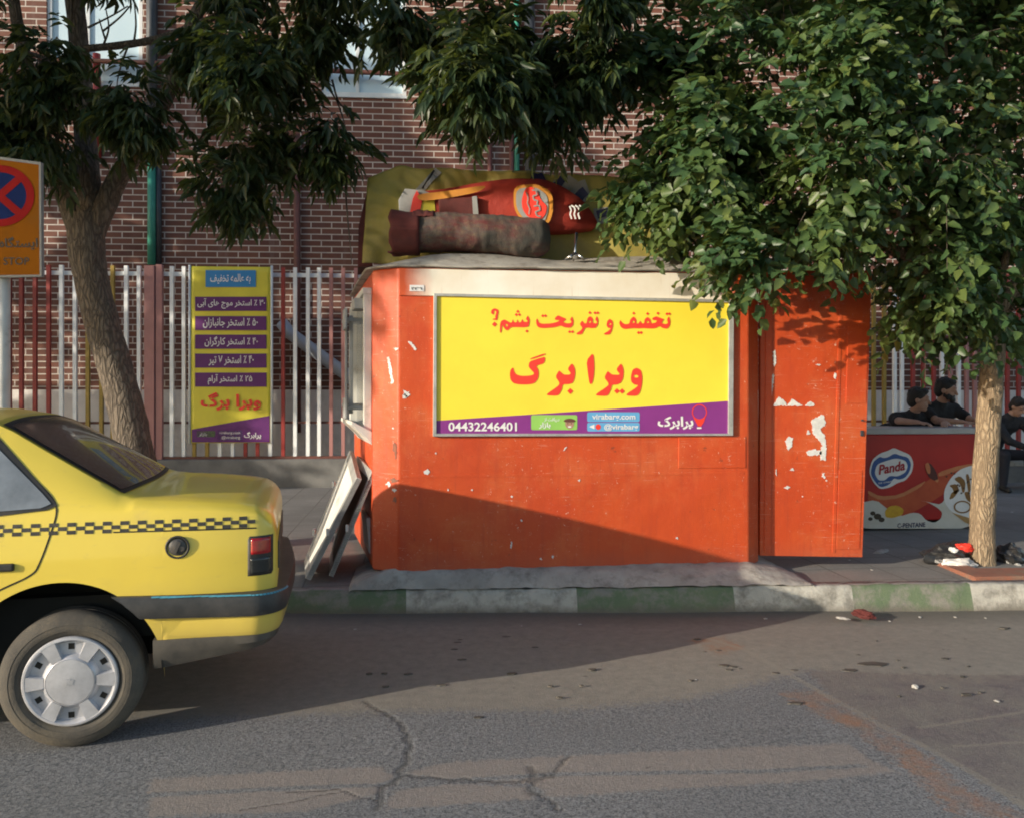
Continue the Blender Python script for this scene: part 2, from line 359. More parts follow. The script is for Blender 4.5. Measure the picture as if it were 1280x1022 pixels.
def pave_mat():
    m, t, b = newmat('pavement_tiles'); v = coords(t)
    br = N(t, 'ShaderNodeTexBrick'); br.offset = 0; br.inputs['Scale'].default_value = 1
    br.inputs['Brick Width'].default_value = .4; br.inputs['Row Height'].default_value = .4; br.inputs['Mortar Size'].default_value = .006
    br.inputs['Color1'].default_value = (.27, .26, .245, 1); br.inputs['Color2'].default_value = (.225, .215, .205, 1); br.inputs['Mortar'].default_value = (.10, .09, .075, 1)
    t.links.new(v, br.inputs[0])
    c = mix(t, noisef(t, v, 1.3, 6, .7, .35, .75), br.outputs[0], (.16, .152, .142))
    c = mix(t, math_(t, 'MULTIPLY', noisef(t, v, 60, 3, .6, .4, .7), .3), c, (.1, .095, .09))
    setc(t, b, c); b.inputs['Roughness'].default_value = .85
    bump(t, b, math_(t, 'SUBTRACT', noisef(t, v, 40, 4, .6, 0, .6), math_(t, 'MULTIPLY', br.outputs['Fac'], 1.5)), .4, .006); return m
M['pave'] = pave_mat()
def kerb_paint(name, c, c2):
    m, t, b = newmat(name); v = coords(t)
    pc = mix(t, noisef(t, v, 6, 6, .6), c, c2)
    pc = mix(t, noisef(t, v, 7, 8, .7, .44, .62), pc, (.22, .21, .185))
    sp = N(t, 'ShaderNodeSeparateXYZ'); t.links.new(v, sp.inputs[0])
    zz = math_(t, 'ADD', sp.outputs[2], math_(t, 'MULTIPLY', noisef(t, v, 8, 5, .6, 0, 1), .09))
    r = N(t, 'ShaderNodeMapRange'); r.inputs[1].default_value = .11; r.inputs[2].default_value = .05; t.links.new(zz, r.inputs[0])
    pc = mix(t, math_(t, 'MULTIPLY', r.outputs[0], .85), pc, (.13, .115, .095))      # splashed dirt at the foot
    setc(t, b, pc); b.inputs['Roughness'].default_value = .85; bump(t, b, noisef(t, v, 45, 6, .7, 0, 1), .6, .012); return m
M['kerbgreen'] = kerb_paint('kerb_green', (.105, .15, .088), (.13, .17, .10))
M['kerbwhite'] = kerb_paint('kerb_white', (.47, .455, .41), (.38, .37, .335))
def road_mat():
    m, t, b = newmat('asphalt'); v = coords(t)
    at = lambda n: N(t, 'ShaderNodeAttribute', attribute_name=n).outputs['Fac']
    agg = noisef(t, v, 110, 5, .8, .40, .62); agg2 = noisef(t, v, 48, 4, .7, .44, .62)
    base = mix(t, agg, (.036, .041, .049), (.31, .318, .335))
    base = mix(t, math_(t, 'MULTIPLY', noisef(t, v, 1.1, 5, .6, .35, .7), .5), base, (.085, .088, .095))
    base = mix(t, math_(t, 'MULTIPLY', agg2, .35), base, (.36, .36, .36))
    soft = noisef(t, v, 14, 6, .7, .35, .7)
    rag = noisef(t, v, 30, 6, .75, .15, .85)
    def edge(n, k=.5):
        x = math_(t, 'ADD', at(n), math_(t, 'MULTIPLY', math_(t, 'SUBTRACT', rag, .5), k))
        r = N(t, 'ShaderNodeMapRange'); r.inputs[1].default_value = .36; r.inputs[2].default_value = .66; t.links.new(x, r.inputs[0]); return r.outputs[0]
    dust = mix(t, soft, (.215, .203, .18), (.305, .283, .245))
    dust = mix(t, math_(t, 'MULTIPLY', agg, .45), dust, (.13, .12, .108))
    c = mix(t, math_(t, 'MULTIPLY', edge('dust', .9), .95), base, dust)
    pav = mix(t, soft, (.10, .080, .088), (.20, .165, .155))
    c = mix(t, math_(t, 'MULTIPLY', edge('pavers', 1.5), .75), c, mix(t, noisef(t, v, 3.2, 7, .72, .40, .62), pav, (.20, .18, .155)))
    patch = mix(t, soft, (.29, .25, .225), (.23, .205, .19))
    c = mix(t, math_(t, 'MULTIPLY', edge('patch', 1.3), .72), c, patch)
    ptch = noisef(t, v, 5, 6, .7, .36, .62)
    c = mix(t, math_(t, 'MULTIPLY', math_(t, 'MULTIPLY', edge('rust', 1.7), ptch), .75), c, mix(t, soft, (.34, .15, .075), (.20, .155, .11)))
    c = mix(t, math_(t, 'MULTIPLY', edge('pale', 1.5), .5), c, (.27, .25, .21))
    c = mix(t, math_(t, 'MULTIPLY', edge('crack', 1.3), .5), c, (.048, .047, .046))
    c = mix(t, math_(t, 'MULTIPLY', at('gutter'), .8), c, mix(t, agg, (.075, .07, .062), (.13, .12, .105)))
    c = mix(t, noisef(t, coords(t, scale=(1, 2, 1)), 7, 5, .65, .68, .74), c, (.05, .047, .043))
    setc(t, b, c); b.inputs['Roughness'].default_value = .82
    c = mix(t, math_(t, 'MULTIPLY', noisef(t, v, 70, 3, .6, .64, .70), .5), c, (.34, .32, .29))
    c = mix(t, math_(t, 'MULTIPLY', math_(t, 'MULTIPLY', noisef(t, coords(t, scale=(.8, 5, 1)), 3, 6, .7, .58, .70), at('dust')), .45), c, (.30, .275, .235))
    c = mix(t, math_(t, 'MULTIPLY', noisef(t, coords(t, scale=(.35, 1.6, 1)), 1.7, 6, .65, .52, .72), .4), c, (.07, .066, .062))
    h = math_(t, 'SUBTRACT', math_(t, 'ADD', math_(t, 'MULTIPLY', agg, .6), math_(t, 'MULTIPLY', agg2, .5)), math_(t, 'MULTIPLY', at('crack'), 3))
    h = math_(t, 'MULTIPLY', h, math_(t, 'SUBTRACT', 1.0, math_(t, 'MULTIPLY', at('dust'), .75)))
    bump(t, b, h, .55, .006); return m
M['road'] = road_mat()

# ------------------------------------------------------------------ lettering
_forms = {}
for cp in list(range(0xFB50, 0xFE00)) + list(range(0xFE70, 0xFEFF)):
    d = unicodedata.decomposition(chr(cp)).split()
    if len(d) == 2 and d[0] in ('<initial>', '<medial>', '<final>', '<isolated>'):
        _forms.setdefault(chr(int(d[1], 16)), {})[d[0][1:4]] = chr(cp)
def shape(s):
    out = []
    for i, ch in enumerate(s):
        f = _forms.get(ch)
        if not f: out.append(ch); continue
        p = _forms.get(s[i - 1]) if i else None; nx = _forms.get(s[i + 1]) if i + 1 < len(s) else None
        jp = bool(p and 'ini' in p); jn = bool(nx and 'fin' in nx and 'ini' in f)
        k = 'med' if jp and jn else 'fin' if jp else 'ini' if jn else 'iso'
        out.append(f.get(k, ch))
    runs = []; cur = ''
    for ch in out:                       # right to left, digit runs kept in order
        if ch.isdigit(): cur += ch
        else:
            if cur: runs.append(cur); cur = ''
            runs.append(ch)
    if cur: runs.append(cur)
    return ''.join(runs[::-1])
def text_mesh(body, bold=.012, rtl=False):
    c = bpy.data.curves.new('t', 'FONT'); c.body = shape(body) if rtl else body; c.size = 1; c.offset = bold; c.resolution_u = 3
    o = bpy.data.objects.new('t', c); col.objects.link(o); bpy.context.view_layer.update()
    me = o.evaluated_get(bpy.context.evaluated_depsgraph_get()).to_mesh()
    vs = [v.co.copy() for v in me.vertices]; fs = [tuple(p.vertices) for p in me.polygons]
    bpy.data.objects.remove(o); bpy.data.curves.remove(c)
    xs = [v.x for v in vs]; ys = [v.y for v in vs]
    x0, x1, y0, y1 = min(xs), max(xs), min(ys), max(ys)
    return [((v.x - x0) / (x1 - x0), (v.y - y0) / (y1 - y0)) for v in vs], fs
_k = [0]
def put_text(mb, body, a, b, c, out, bold=.012, rtl=False, m=0, rot=False):
    """lettering in the parallelogram a (lower left), b (lower right), c (upper left); out = small step off the surface"""
    a, b, c, out = Vector(a), Vector(b), Vector(c), Vector(out)
    vs, fs = text_mesh(body, bold, rtl)
    pts = [a + (b - a) * x + (c - a) * y for x, y in vs]
    for f in fs:                         # glyph contours overlap: every face gets its own hair's breadth of relief
        _k[0] += 1; e = out * (1 + (_k[0] % 61) / 90)
        mb.add([pts[i] + e for i in f], [tuple(range(len(f)))], m)
def px_text(mb, body, u0, v0, u1, v1, Y, bold=.012, rtl=False, m=0, off=.003):
    a, b, c = Wy(u0, v1, Y), Wy(u1, v1, Y), Wy(u0, v0, Y)
    put_text(mb, body, a, b, c, (0, -off, 0), bold, rtl, m)
def chaikin(p, k=1):
    for _ in range(k):
        q = []
        for i in range(len(p)):
            a, b = p[i], p[(i + 1) % len(p)]
            q += [(a[0] * .8 + b[0] * .2, a[1] * .8 + b[1] * .2), (a[0] * .2 + b[0] * .8, a[1] * .2 + b[1] * .8)]
        p = q
    return p

# ================================================================== SETTING
def yk(x): return 6.225 - .1008 * (x + .937)           # front of the kerb
def zk(x): return .150 + .008 * (min(max(x, -6), 8) + 1)
def px_line(pts, z=0): return [tuple(G(u, v, z))[:2] for u, v in pts]
def seg_dist(X, Y, pts):
    d = np.full(X.shape, 1e9)
    for (ax, ay), (bx, by) in zip(pts[:-1], pts[1:]):
        vx, vy = bx - ax, by - ay; t = np.clip(((X - ax) * vx + (Y - ay) * vy) / (vx * vx + vy * vy + 1e-12), 0, 1)
        d = np.minimum(d, np.hypot(X - ax - t * vx, Y - ay - t * vy))
    return d
def in_poly(X, Y, pts):
    ins = np.zeros(X.shape, bool); n = len(pts)
    for i in range(n):
        (ax, ay), (bx, by) = pts[i], pts[(i + 1) % n]
        ins ^= ((ay > Y) != (by > Y)) & (X < (bx - ax) * (Y - ay) / (by - ay + 1e-12) + ax)
    return ins
def soft_poly(X, Y, pts, w_):
    d = seg_dist(X, Y, list(pts) + [pts[0]]); s = np.where(in_poly(X, Y, pts), 1, -1)
    return np.clip(.5 + s * d / w_, 0, 1)
def make_road():
    nx, ny = 1000, 320
    xs = np.linspace(-5.5, 9.5, nx + 1); ty = np.linspace(0, 1, ny + 1)
    X = np.repeat(xs[:, None], ny + 1, 1); YK = 6.225 - .1008 * (X + .937) + .03
    Y = 2.4 + (YK - 2.4) * ty[None, :]
    Z = np.zeros_like(X)
    edge = np.clip(1 - (YK - Y) / .28, 0, 1); Z += .008 * edge ** 2          # grit banked up in the gutter
    Z += .006 * np.sin(X * 2.1 + Y * 1.3) * np.sin(Y * 2.7 - X)
    co = np.stack([X, Y, Z], -1).reshape(-1, 3)
    idx = np.arange((nx + 1) * (ny + 1)).reshape(nx + 1, ny + 1)
    f = np.stack([idx[:-1, :-1], idx[1:, :-1], idx[1:, 1:], idx[:-1, 1:]], -1).reshape(-1, 4)
    me = bpy.data.meshes.new('road'); me.vertices.add(len(co)); me.vertices.foreach_set('co', co.ravel())
    me.loops.add(f.size); me.loops.foreach_set('vertex_index', f.ravel())
    me.polygons.add(len(f)); me.polygons.foreach_set('loop_start', np.arange(0, f.size, 4)); me.polygons.foreach_set('use_smooth', np.ones(len(f), bool))
    me.update(calc_edges=True)
    A = {}
    crack = np.zeros_like(X)
    def jag(pts, amp, k=6):
        out = []
        for (a, b) in zip(pts[:-1], pts[1:]):
            for j in range(k):
                t = j / k; out.append((a[0] + (b[0] - a[0]) * t + rng.normal(0, amp), a[1] + (b[1] - a[1]) * t + rng.normal(0, amp)))
        return out + [pts[-1]]
    for pts, wd in (([(455, 878), (480, 892), (505, 905), (512, 935), (500, 970), (478, 985), (470, 1010)], .016),
                    ([(500, 970), (560, 972), (620, 976), (665, 974), (690, 968), (712, 945)], .012), ([(665, 974), (662, 985), (682, 998), (700, 1010)], .012),
                    ([(664, 958), (668, 975)], .02), ([(360, 990), (420, 985), (470, 1000)], .007), ([(300, 1012), (420, 990)], .006)):
        crack = np.maximum(crack, np.clip(1.15 - seg_dist(X, Y, jag(px_line(pts), .009)) / (wd * 1.3), 0, 1))
    for pts in ([(664, 962), (700, 958), (690, 974), (668, 978)],):
        crack = np.maximum(crack, soft_poly(X, Y, px_line(pts), .09) * .55)
    A['crack'] = crack
    dl = px_line([(-1800, 905), (0, 902), (300, 895), (500, 890), (700, 886), (860, 872), (960, 850), (1010, 838), (1140, 852), (1400, 850), (3200, 850), (3200, 700), (-1800, 700)])
    A['dust'] = soft_poly(X, Y, dl, .34)
    p1 = px_line([(188, 972), (480, 958), (490, 972), (470, 992), (380, 1014), (186, 1019)])
    p2 = px_line([(508, 966), (560, 952), (705, 944), (900, 936), (1060, 930), (1085, 948), (1120, 965), (1000, 978), (850, 985), (690, 994), (665, 978), (560, 974)])
    p3 = px_line([(492, 988), (560, 978), (660, 982), (668, 996), (560, 1004), (482, 1010)])
    pt = np.maximum(np.maximum(soft_poly(X, Y, p1, .07), soft_poly(X, Y, p2, .07)), soft_poly(X, Y, p3, .06))
    pt *= 1 - np.clip(1.2 - seg_dist(X, Y, px_line([(190, 992), (480, 980), (700, 966), (960, 965), (1080, 958)])) / .03, 0, 1) * .8
    A['patch'] = pt
    ln = px_line([(880, 796), (930, 812), (985, 842), (1040, 872), (1100, 905), (1160, 935), (1220, 968), (1290, 1012)])
    A['pale'] = np.maximum(np.clip(1.1 - seg_dist(X, Y, ln) / .035, 0, 1),
                           np.maximum(np.clip(.95 - seg_dist(X, Y, px_line([(1150, 908), (1200, 900), (1290, 886)])) / .03, 0, 1),
                                      np.clip(.9 - seg_dist(X, Y, px_line([(1195, 932), (1290, 925)])) / .03, 0, 1)))
    A['pale'] = np.maximum(A['pale'], np.clip(.8 - seg_dist(X, Y, px_line([(955, 805), (1000, 815), (1060, 812), (1130, 795)])) / .03, 0, 1))
    A['rust'] = np.maximum(soft_poly(X, Y, px_line([(975, 866), (1020, 862), (1100, 905), (1150, 940), (1205, 985), (1290, 1020), (1200, 1020), (1120, 950), (1050, 905)]), .16),
                           soft_poly(X, Y, px_line([(860, 800), (905, 793), (935, 812), (900, 822)]), .1) * .8)
    A['pavers'] = soft_poly(X, Y, px_line([(1010, 838), (1140, 842), (2000, 848), (2000, 1060), (1310, 1025), (1160, 935), (1040, 872)]), .12)
    A['gutter'] = np.clip(1.25 - (YK - Y) / .34, 0, 1)
    for k, a in A.items():
        at = me.attributes.new(k, 'FLOAT', 'POINT'); at.data.foreach_set('value', a.astype(np.float32).ravel())
    me.materials.append(M['road'])
    tag(link(bpy.data.objects.new('road', me)), 'cracked dusty asphalt road in front of the kiosk', kind='structure')
make_road()
b = MB(); b.add([(-160, -160, -.02), (160, -160, -.02), (160, 160, -.02), (-160, 160, -.02)], [(0, 1, 2, 3)])
tag(b.build('ground', M['road'], fixn=False), 'asphalt ground reaching away on all sides', kind='structure')

def make_kerb():
    bounds = sorted([-9.5, -6.9, -4.2, -2.6] + [G(u, 738, .17).x for u in (350, 505, 720, 925, 1075, 1230, 1420)] + [6.4, 7.9, 9.5, 11])
    mb = MB(); nx = 460; prof = [(-.004, -.03), (.004, .03), (.018, .09), (.034, .145), (.045, .975), (.075, 1.0), (.16, 1.0), (.17, -.03)]
    c0 = bounds.index(min(bounds, key=lambda q: abs(q - G(350, 738, .17).x)))
    rows = []
    for i in range(nx + 1):
        x = -9.5 + 20.5 * i / nx; h = zk(x); r = []
        j = (x / .78) % 1; joint = .006 if min(j, 1 - j) < .03 else 0
        for k, (dy, q) in enumerate(prof):
            z = q * h if k >= 4 else q
            if k == 3: z = h * .8
            p = Vector((x, yk(x) + dy, z)); a = .005 if 0 < k < 7 else 0
            if k in (4, 5): a = .009
            nz = noise.noise(p * 9) * a + noise.noise(p * 31) * a * .7
            p.y += nz + joint; p.z += nz * .8 - (joint if k > 3 else 0); r.append(p)
        rows.append(r)
    n = len(prof); vs = [p for r in rows for p in r]
    for i in range(nx):
        x = -9.5 + 20.5 * (i + .5) / nx; seg = sum(1 for q in bounds if q < x) - 1
        green = (seg - c0) % 2 == 0
        for k in range(n - 1):
            pass
    fs0, fs1, fs2 = [], [], []
    for i in range(nx):
        x = -9.5 + 20.5 * (i + .5) / nx; seg = sum(1 for q in bounds if q < x) - 1
        green = (seg - c0) % 2 == 0
        for k in range(n - 1):
            f = (i * n + k, (i + 1) * n + k, (i + 1) * n + k + 1, i * n + k + 1)
            (fs2 if k >= 5 else fs0 if green else fs1).append(f)
    mb.add(vs, fs0, 0, True); o = len(mb.f)
    for f in fs1: mb.f.append(list(f)); mb.m.append(1); mb.sm.append(True)
    for f in fs2: mb.f.append(list(f)); mb.m.append(2); mb.sm.append(True)
    tag(mb.build('kerb', [M['kerbgreen'], M['kerbwhite'], M['concrete']]), 'kerb painted in worn green and white lengths', kind='structure')
make_kerb()
def pave_fn(u, t):
    x = -14 + 28 * u; y0 = yk(x) + .155; y = y0 + (16.5 - y0) * t ** 2.2
    z0 = zk(x) - .006; k = min(1, (y - y0) / .8)
    return (x, y, z0 + (.195 - z0) * k + .006 * noise.noise((x * 1.3, y * 1.3, 0)))
b = MB(); b.grid(pave_fn, 120, 60); tag(b.build('pavement', M['pave'], fixn=False), 'tiled pavement behind the kerb', kind='structure')

# concrete bed the kiosk is set on, sloping to the kerb
XL = Wy(498, 700, 6.25).x; XR = Wy(935, 700, 6.25).x
def apron_fn(u, t):
    x = XL - .36 + (XR - XL + .72) * u
    e = min(1, (x - (XL - .36)) / .34, (XR + .36 - x) / .36); e = max(0, e) ** .7
    y0, y1 = 6.36, yk(x) + .034 + .03 * abs(noise.noise((x * 3, 0, 7)))
    if t < .25: y = 6.9 - (6.9 - 6.27) * t / .25; z = zk(x) + .016 + (.29 - zk(x) - .016) * e
    else:
        s = (t - .25) / .75; y = 6.27 + (y1 - 6.27) * s; z = (zk(x) + .016 + (.29 - zk(x) - .016) * e) * (1 - s) + (zk(x) + .006) * s + .028 * e * math.sin(math.pi * s)
    nz = noise.noise((x * 5, y * 5, 3)) * .012 + noise.noise((x * 17, y * 17, 1)) * .006
    return (x, y, z + nz * (1 if .1 < t else 0) - (.03 if e == 0 else 0))
b = MB(); b.grid(apron_fn, 150, 26); tag(b.build('concrete_bed', M['concrete'], fixn=False), 'rough concrete bed poured under the kiosk down to the kerb', kind='structure')

# ------------------------------------------------------------------ brick building behind
WA = R(-2.5)                              # the wall and fence stand a little askew to the kerb
def wall_pt(u, v, Y0=14.4): return RP(u, v, (0, Y0, 0), Vector((-math.sin(WA), math.cos(WA), 0)))
def make_building():
    O = Vector((0, 14.4, 0)); T = thing('brick_building', 'long brown brick building with pale joints behind the railings', 'building', O, WA)
    inv = (Matrix.Translation(O) @ Matrix.Rotation(WA, 4, 'Z')).inverted()
    L = lambda u, v: inv @ wall_pt(u, v)
    zp = L(300, 487).z
    wins = [(58, -75, 178, 104), (402, -60, 508, 119)]
    xs = []
    rects = []
    for (u0, v0, u1, v1) in wins:
        a, c = L(u0, v1), L(u1, v0); rects.append((a.x, a.z, c.x, c.z))
    mb = MB(); x = -14.0
    zt = 11.0
    for (x0, z0, x1, z1) in rects:         # wall pieces butted round the openings
        mb.bb((x, 0, zp), (x0, .3, zt)); mb.bb((x0, 0, zp), (x1, .3, z0)); mb.bb((x0, 0, z1), (x1, .3, zt)); x = x1
    mb.bb((x, 0, zp), (16, .3, zt)); mb.build('wall', M['brick'], T)
    mb = MB(); mb.bb((-14, -.03, .1), (16, .3, zp)); mb.build('plinth', M['plaster'], T)
    for (x0, z0, x1, z1) in rects:
        fr = MB(); t = .07
        fr.bb((x0, .03, z0), (x0 + t, .14, z1)); fr.bb((x1 - t, .03, z0), (x1, .14, z1)); fr.bb((x0 + t, .03, z0), (x1 - t, .14, z0 + t)); fr.bb((x0 + t, .03, z1 - t), (x1 - t, .14, z1))
        xm = x0 + (x1 - x0) * .42; fr.bb((xm - .03, .04, z0 + t), (xm + .03, .13, z1 - t))
        w_ = fr.build('window', M['winframe'], T, bevel=.006)
        p = MB(); p.bb((x0 + t, .08, z0 + t), (xm - .03, .09, z1 - t)); p.bb((xm + .03, .08, z0 + t), (x1 - t, .09, z1 - t)); p.build('pane', M['skyglass'], w_)
        p = MB(); p.bb((x0 - .02, -.03, z0 - .035), (x1 + .02, .02, z0)); p.build('sill', M['winframe'], w_, bevel=.005)
    def pipe(pts, r, m, y=-.07):
        q = MB(); q.tube([(L(u, v).x, y, L(u, v).z) for u, v in pts], r, 12)
        for i in range(2, 9, 3):
            pass
        q.build('drainpipe', M[m], T)
    pipe([(192, 332), (192, 207)], .065, 'pipegreen', -.09); pipe([(192, 206), (193, -120)], .085, 'pipedark', -.1)
    pipe([(200, 332), (200, 210)], .045, 'pipedark', -.06)
    pipe([(646, 330), (645, -60)], .045, 'pipegreen'); pipe([(662, 330), (661, -60)], .085, 'pipedark', -.1)
    pipe([(613, 330), (612, 168)], .04, 'barbrown'); pipe([(640, 330), (639, 160)], .04, 'barbrown')
    pipe([(373, 540), (372, 170)], .055, 'barbrown'); pipe([(124, 200), (123, 70)], .06, 'barred')
    pipe([(118, 80), (240, 84), (520, 97), (600, 100)], .04, 'barbrown', -.12)
    pipe([(118, 80), (60, 78)], .04, 'barbrown', -.12)
    q = MB(); q.tube([(L(355, 405).x, -.2, L(355, 405).z), (L(366, 418).x, -.25, L(366, 418).z), (L(460, 487).x, -.25, L(460, 487).z), (L(500, 515).x, -.25, L(500, 515).z)], .10, 16)
    q.build('sloping_pipe', M['pipewhite'], T)
make_building()

# ------------------------------------------------------------------ railings on their low wall
def make_fence():
    O = Vector((0, 13.1, 0)); T = thing('railing_fence', 'tall railing fence of red, white, yellow and pink bars on a low concrete wall', 'fence', O, WA)
    inv = (Matrix.Translation(O) @ Matrix.Rotation(WA, 4, 'Z')).inverted()
    def L(u, v): return inv @ RP(u, v, O, Vector((-math.sin(WA), math.cos(WA), 0)))
    zb, zt, zr = L(300, 569).z, L(300, 334).z, L(300, 343).z; zm = L(300, 528).z
    b = MB(); b.bb((-9, -.16, .12), (11, .2, zb - .05)); b.build('base_wall', M['fence_base'], T, bevel=.012)
    xe = L(1312, 500).x
    b = MB(); b.bb((-9, -.02, zb - .05), (xe, .03, zb - .01)); b.build('rail', M['barbrown'], T)
    b = MB(); b.bb((-9, .028, zr - .03), (xe, .06, zr + .03)); b.build('rail', M['barwhite'], T)
    b = MB(); b.bb((-9, .028, zm - .018), (xe, .055, zm + .018)); b.build('rail', M['barbrown'], T)
    b = MB(); a = L(182, 500).x; c = L(204, 500).x
    b.bb((a, -.07, zb - .05), (a + (c - a) * .58, .025, zt - .0)); b.bb((a + (c - a) * .62, -.05, zb - .05), (c, .025, zt + .02)); b.build('post', M['pinkpost'], T, bevel=.006)
    b = MB(); b.bb((xe, -.07, .12), (xe + .16, .07, zt + .04)); b.build('post', M['pinkpost'], T, bevel=.006)
    vis = {27: 'r', 44: 'r', 61: 'r', 77: 'w', 94: 'w', 110: 'y', 127: 'y', 141: 'y', 158: 'w', 174: 'w', 215: 'w', 230: 'w', 243: 'y', 259: 'y', 275: 'w', 291: 'w', 307: 'r', 322: 'r', 338: 'w', 354: 'r', 369: 'w', 385: 'w', 399: 'w', 414: 'p', 429: 'p', 445: 'p'}
    us = [(u, k) for u, k in vis.items()]
    u = 461; seq = 'yyywwwrrrwwppwwyyrrwwwppwwwyyrrrwwwpp'; i = 0
    while u < 1085: us.append((u, seq[i % len(seq)])); u += 15.6; i += 1
    us += [(1092, 'y'), (1105, 'y'), (1118, 'w'), (1127, 'w'), (1141, 'r'), (1154, 'r'), (1167, 'r'), (1177, 'w'), (1188, 'p'), (1198, 'w'), (1208, 'p'), (1218, 'p'), (1229, 'w'), (1243, 'w'), (1259, 'r'), (1273, 'r'), (1287, 'w'), (1302, 'w')]
    u = 12
    for k in 'rrwwyywwpp': us.append((u, k)); u -= 15.6
    mt = {'r': 'barred', 'w': 'barwhite', 'y': 'baryellow', 'p': 'pinkpost'}
    protos = {}
    for u, k in us:
        if 182 < u < 204: continue
        x = L(u, 450).x
        if k not in protos:
            q = MB(); q.bb((-.026, -.028, zb - .01), (.026, .024, zt)); protos[k] = q.build('bar', M[mt[k]], T); protos[k].location.x = x
        else:
            o = protos[k].copy(); col.objects.link(o); o.parent = T; o.location.x = x
        
    return L, T, O
FL, FENCE, FO = make_fence()

# ------------------------------------------------------------------ hanging banner on the railings
def make_banner():
    a, c = FL(240, 553), FL(340, 335)
    T = thing('pool_discount_banner', 'upright yellow and purple price banner tied to the railings', 'banner', FO, WA)
    x0, x1, z0, z1 = a.x, c.x, a.z, c.z; Y = -.075
    b = MB(); b.grid(lambda s, t: (x0 + (x1 - x0) * s, Y - .012 * math.sin(s * 7) * math.sin(t * 5) * .4, z0 + (z1 - z0) * t), 20, 30)
    o = b.build('sheet', M['banneryellow'], T, fixn=False); sd = o.modifiers.new('thick', 'SOLIDIFY'); sd.thickness = .006
    b = MB()
    for x in (x0 - .012, x1 + .012): b.tube([(x, Y, z0 - .01), (x, Y, z1 + .02)], .018, 10)
    b.build('edge_strip', M['winframe'], T)
    Yf = Y - .012
    def q(u, v): p = FL(u, v); return (p.x, Yf, p.z)
    def rect(mb, u0, v0, u1, v1, m=0): mb.flat([[q(u0, v1), q(u1, v1), q(u1, v0), q(u0, v0)]], m)
    b = MB(); b.flat([[q(242, 552), q(338.5, 552), q(338.5, 519), q(242, 536)]])
    for v in (372, 396, 419, 442.5, 466): rect(b, 246, v, 334.5, v + 17.5)
    b.build('purple_panel', M['purpledark'], T)
    b = MB(); rect(b, 259, 339, 321.5, 360); b.build('blue_panel', M['bluesign'], T)
    b = MB(); rect(b, 248, 538, 271, 545.5); b.build('green_panel', M['greenprint'], T)
    b = MB(); rect(b, 273, 537.5, 305, 549.5); b.build('link_panel', M['blueprint'], T)
    def tx(mb, s, u0, v0, u1, v1, rtl=True, bold=.014):
        A, B_, C_ = [Vector(q(*p)) + Vector((0, -.003, 0)) for p in ((u0, v1), (u1, v1), (u0, v0))]
        put_text(mb, s, A, B_, C_, (0, -.002, 0), bold, rtl)
    b = MB()
    tx(b, 'به عالمه تخفیف', 265, 343.5, 315, 356)
    tx(b, '۳۰ ٪ استخر موج های آبی', 249, 374, 333, 387); tx(b, '۵۰ ٪ استخر جانبازان', 256, 398, 324, 411)
    tx(b, '۴۰ ٪ استخر کارگران', 258, 421, 324, 434); tx(b, '۴۰ ٪ استخر ۷ تیر', 263, 444.5, 319, 457.5); tx(b, '۲۵ ٪ استخر آرام', 262, 468, 317, 481)
    tx(b, 'یرابرگ', 307, 539, 328, 548)
    tx(b, 'virabarg.com', 276, 538.5, 302, 542.5, False, .01); tx(b, '@virabarg', 279, 544, 302, 548.5, False, .01); tx(b, 'بازار', 251, 540, 261, 544.5)
    b.build('lettering', M['whiteprint'], T)
    b = MB(); tx(b, 'ویرا برگ', 253, 490, 328, 513, True, .035); b.build('shop_lettering', M['redprint'], T)
make_banner()

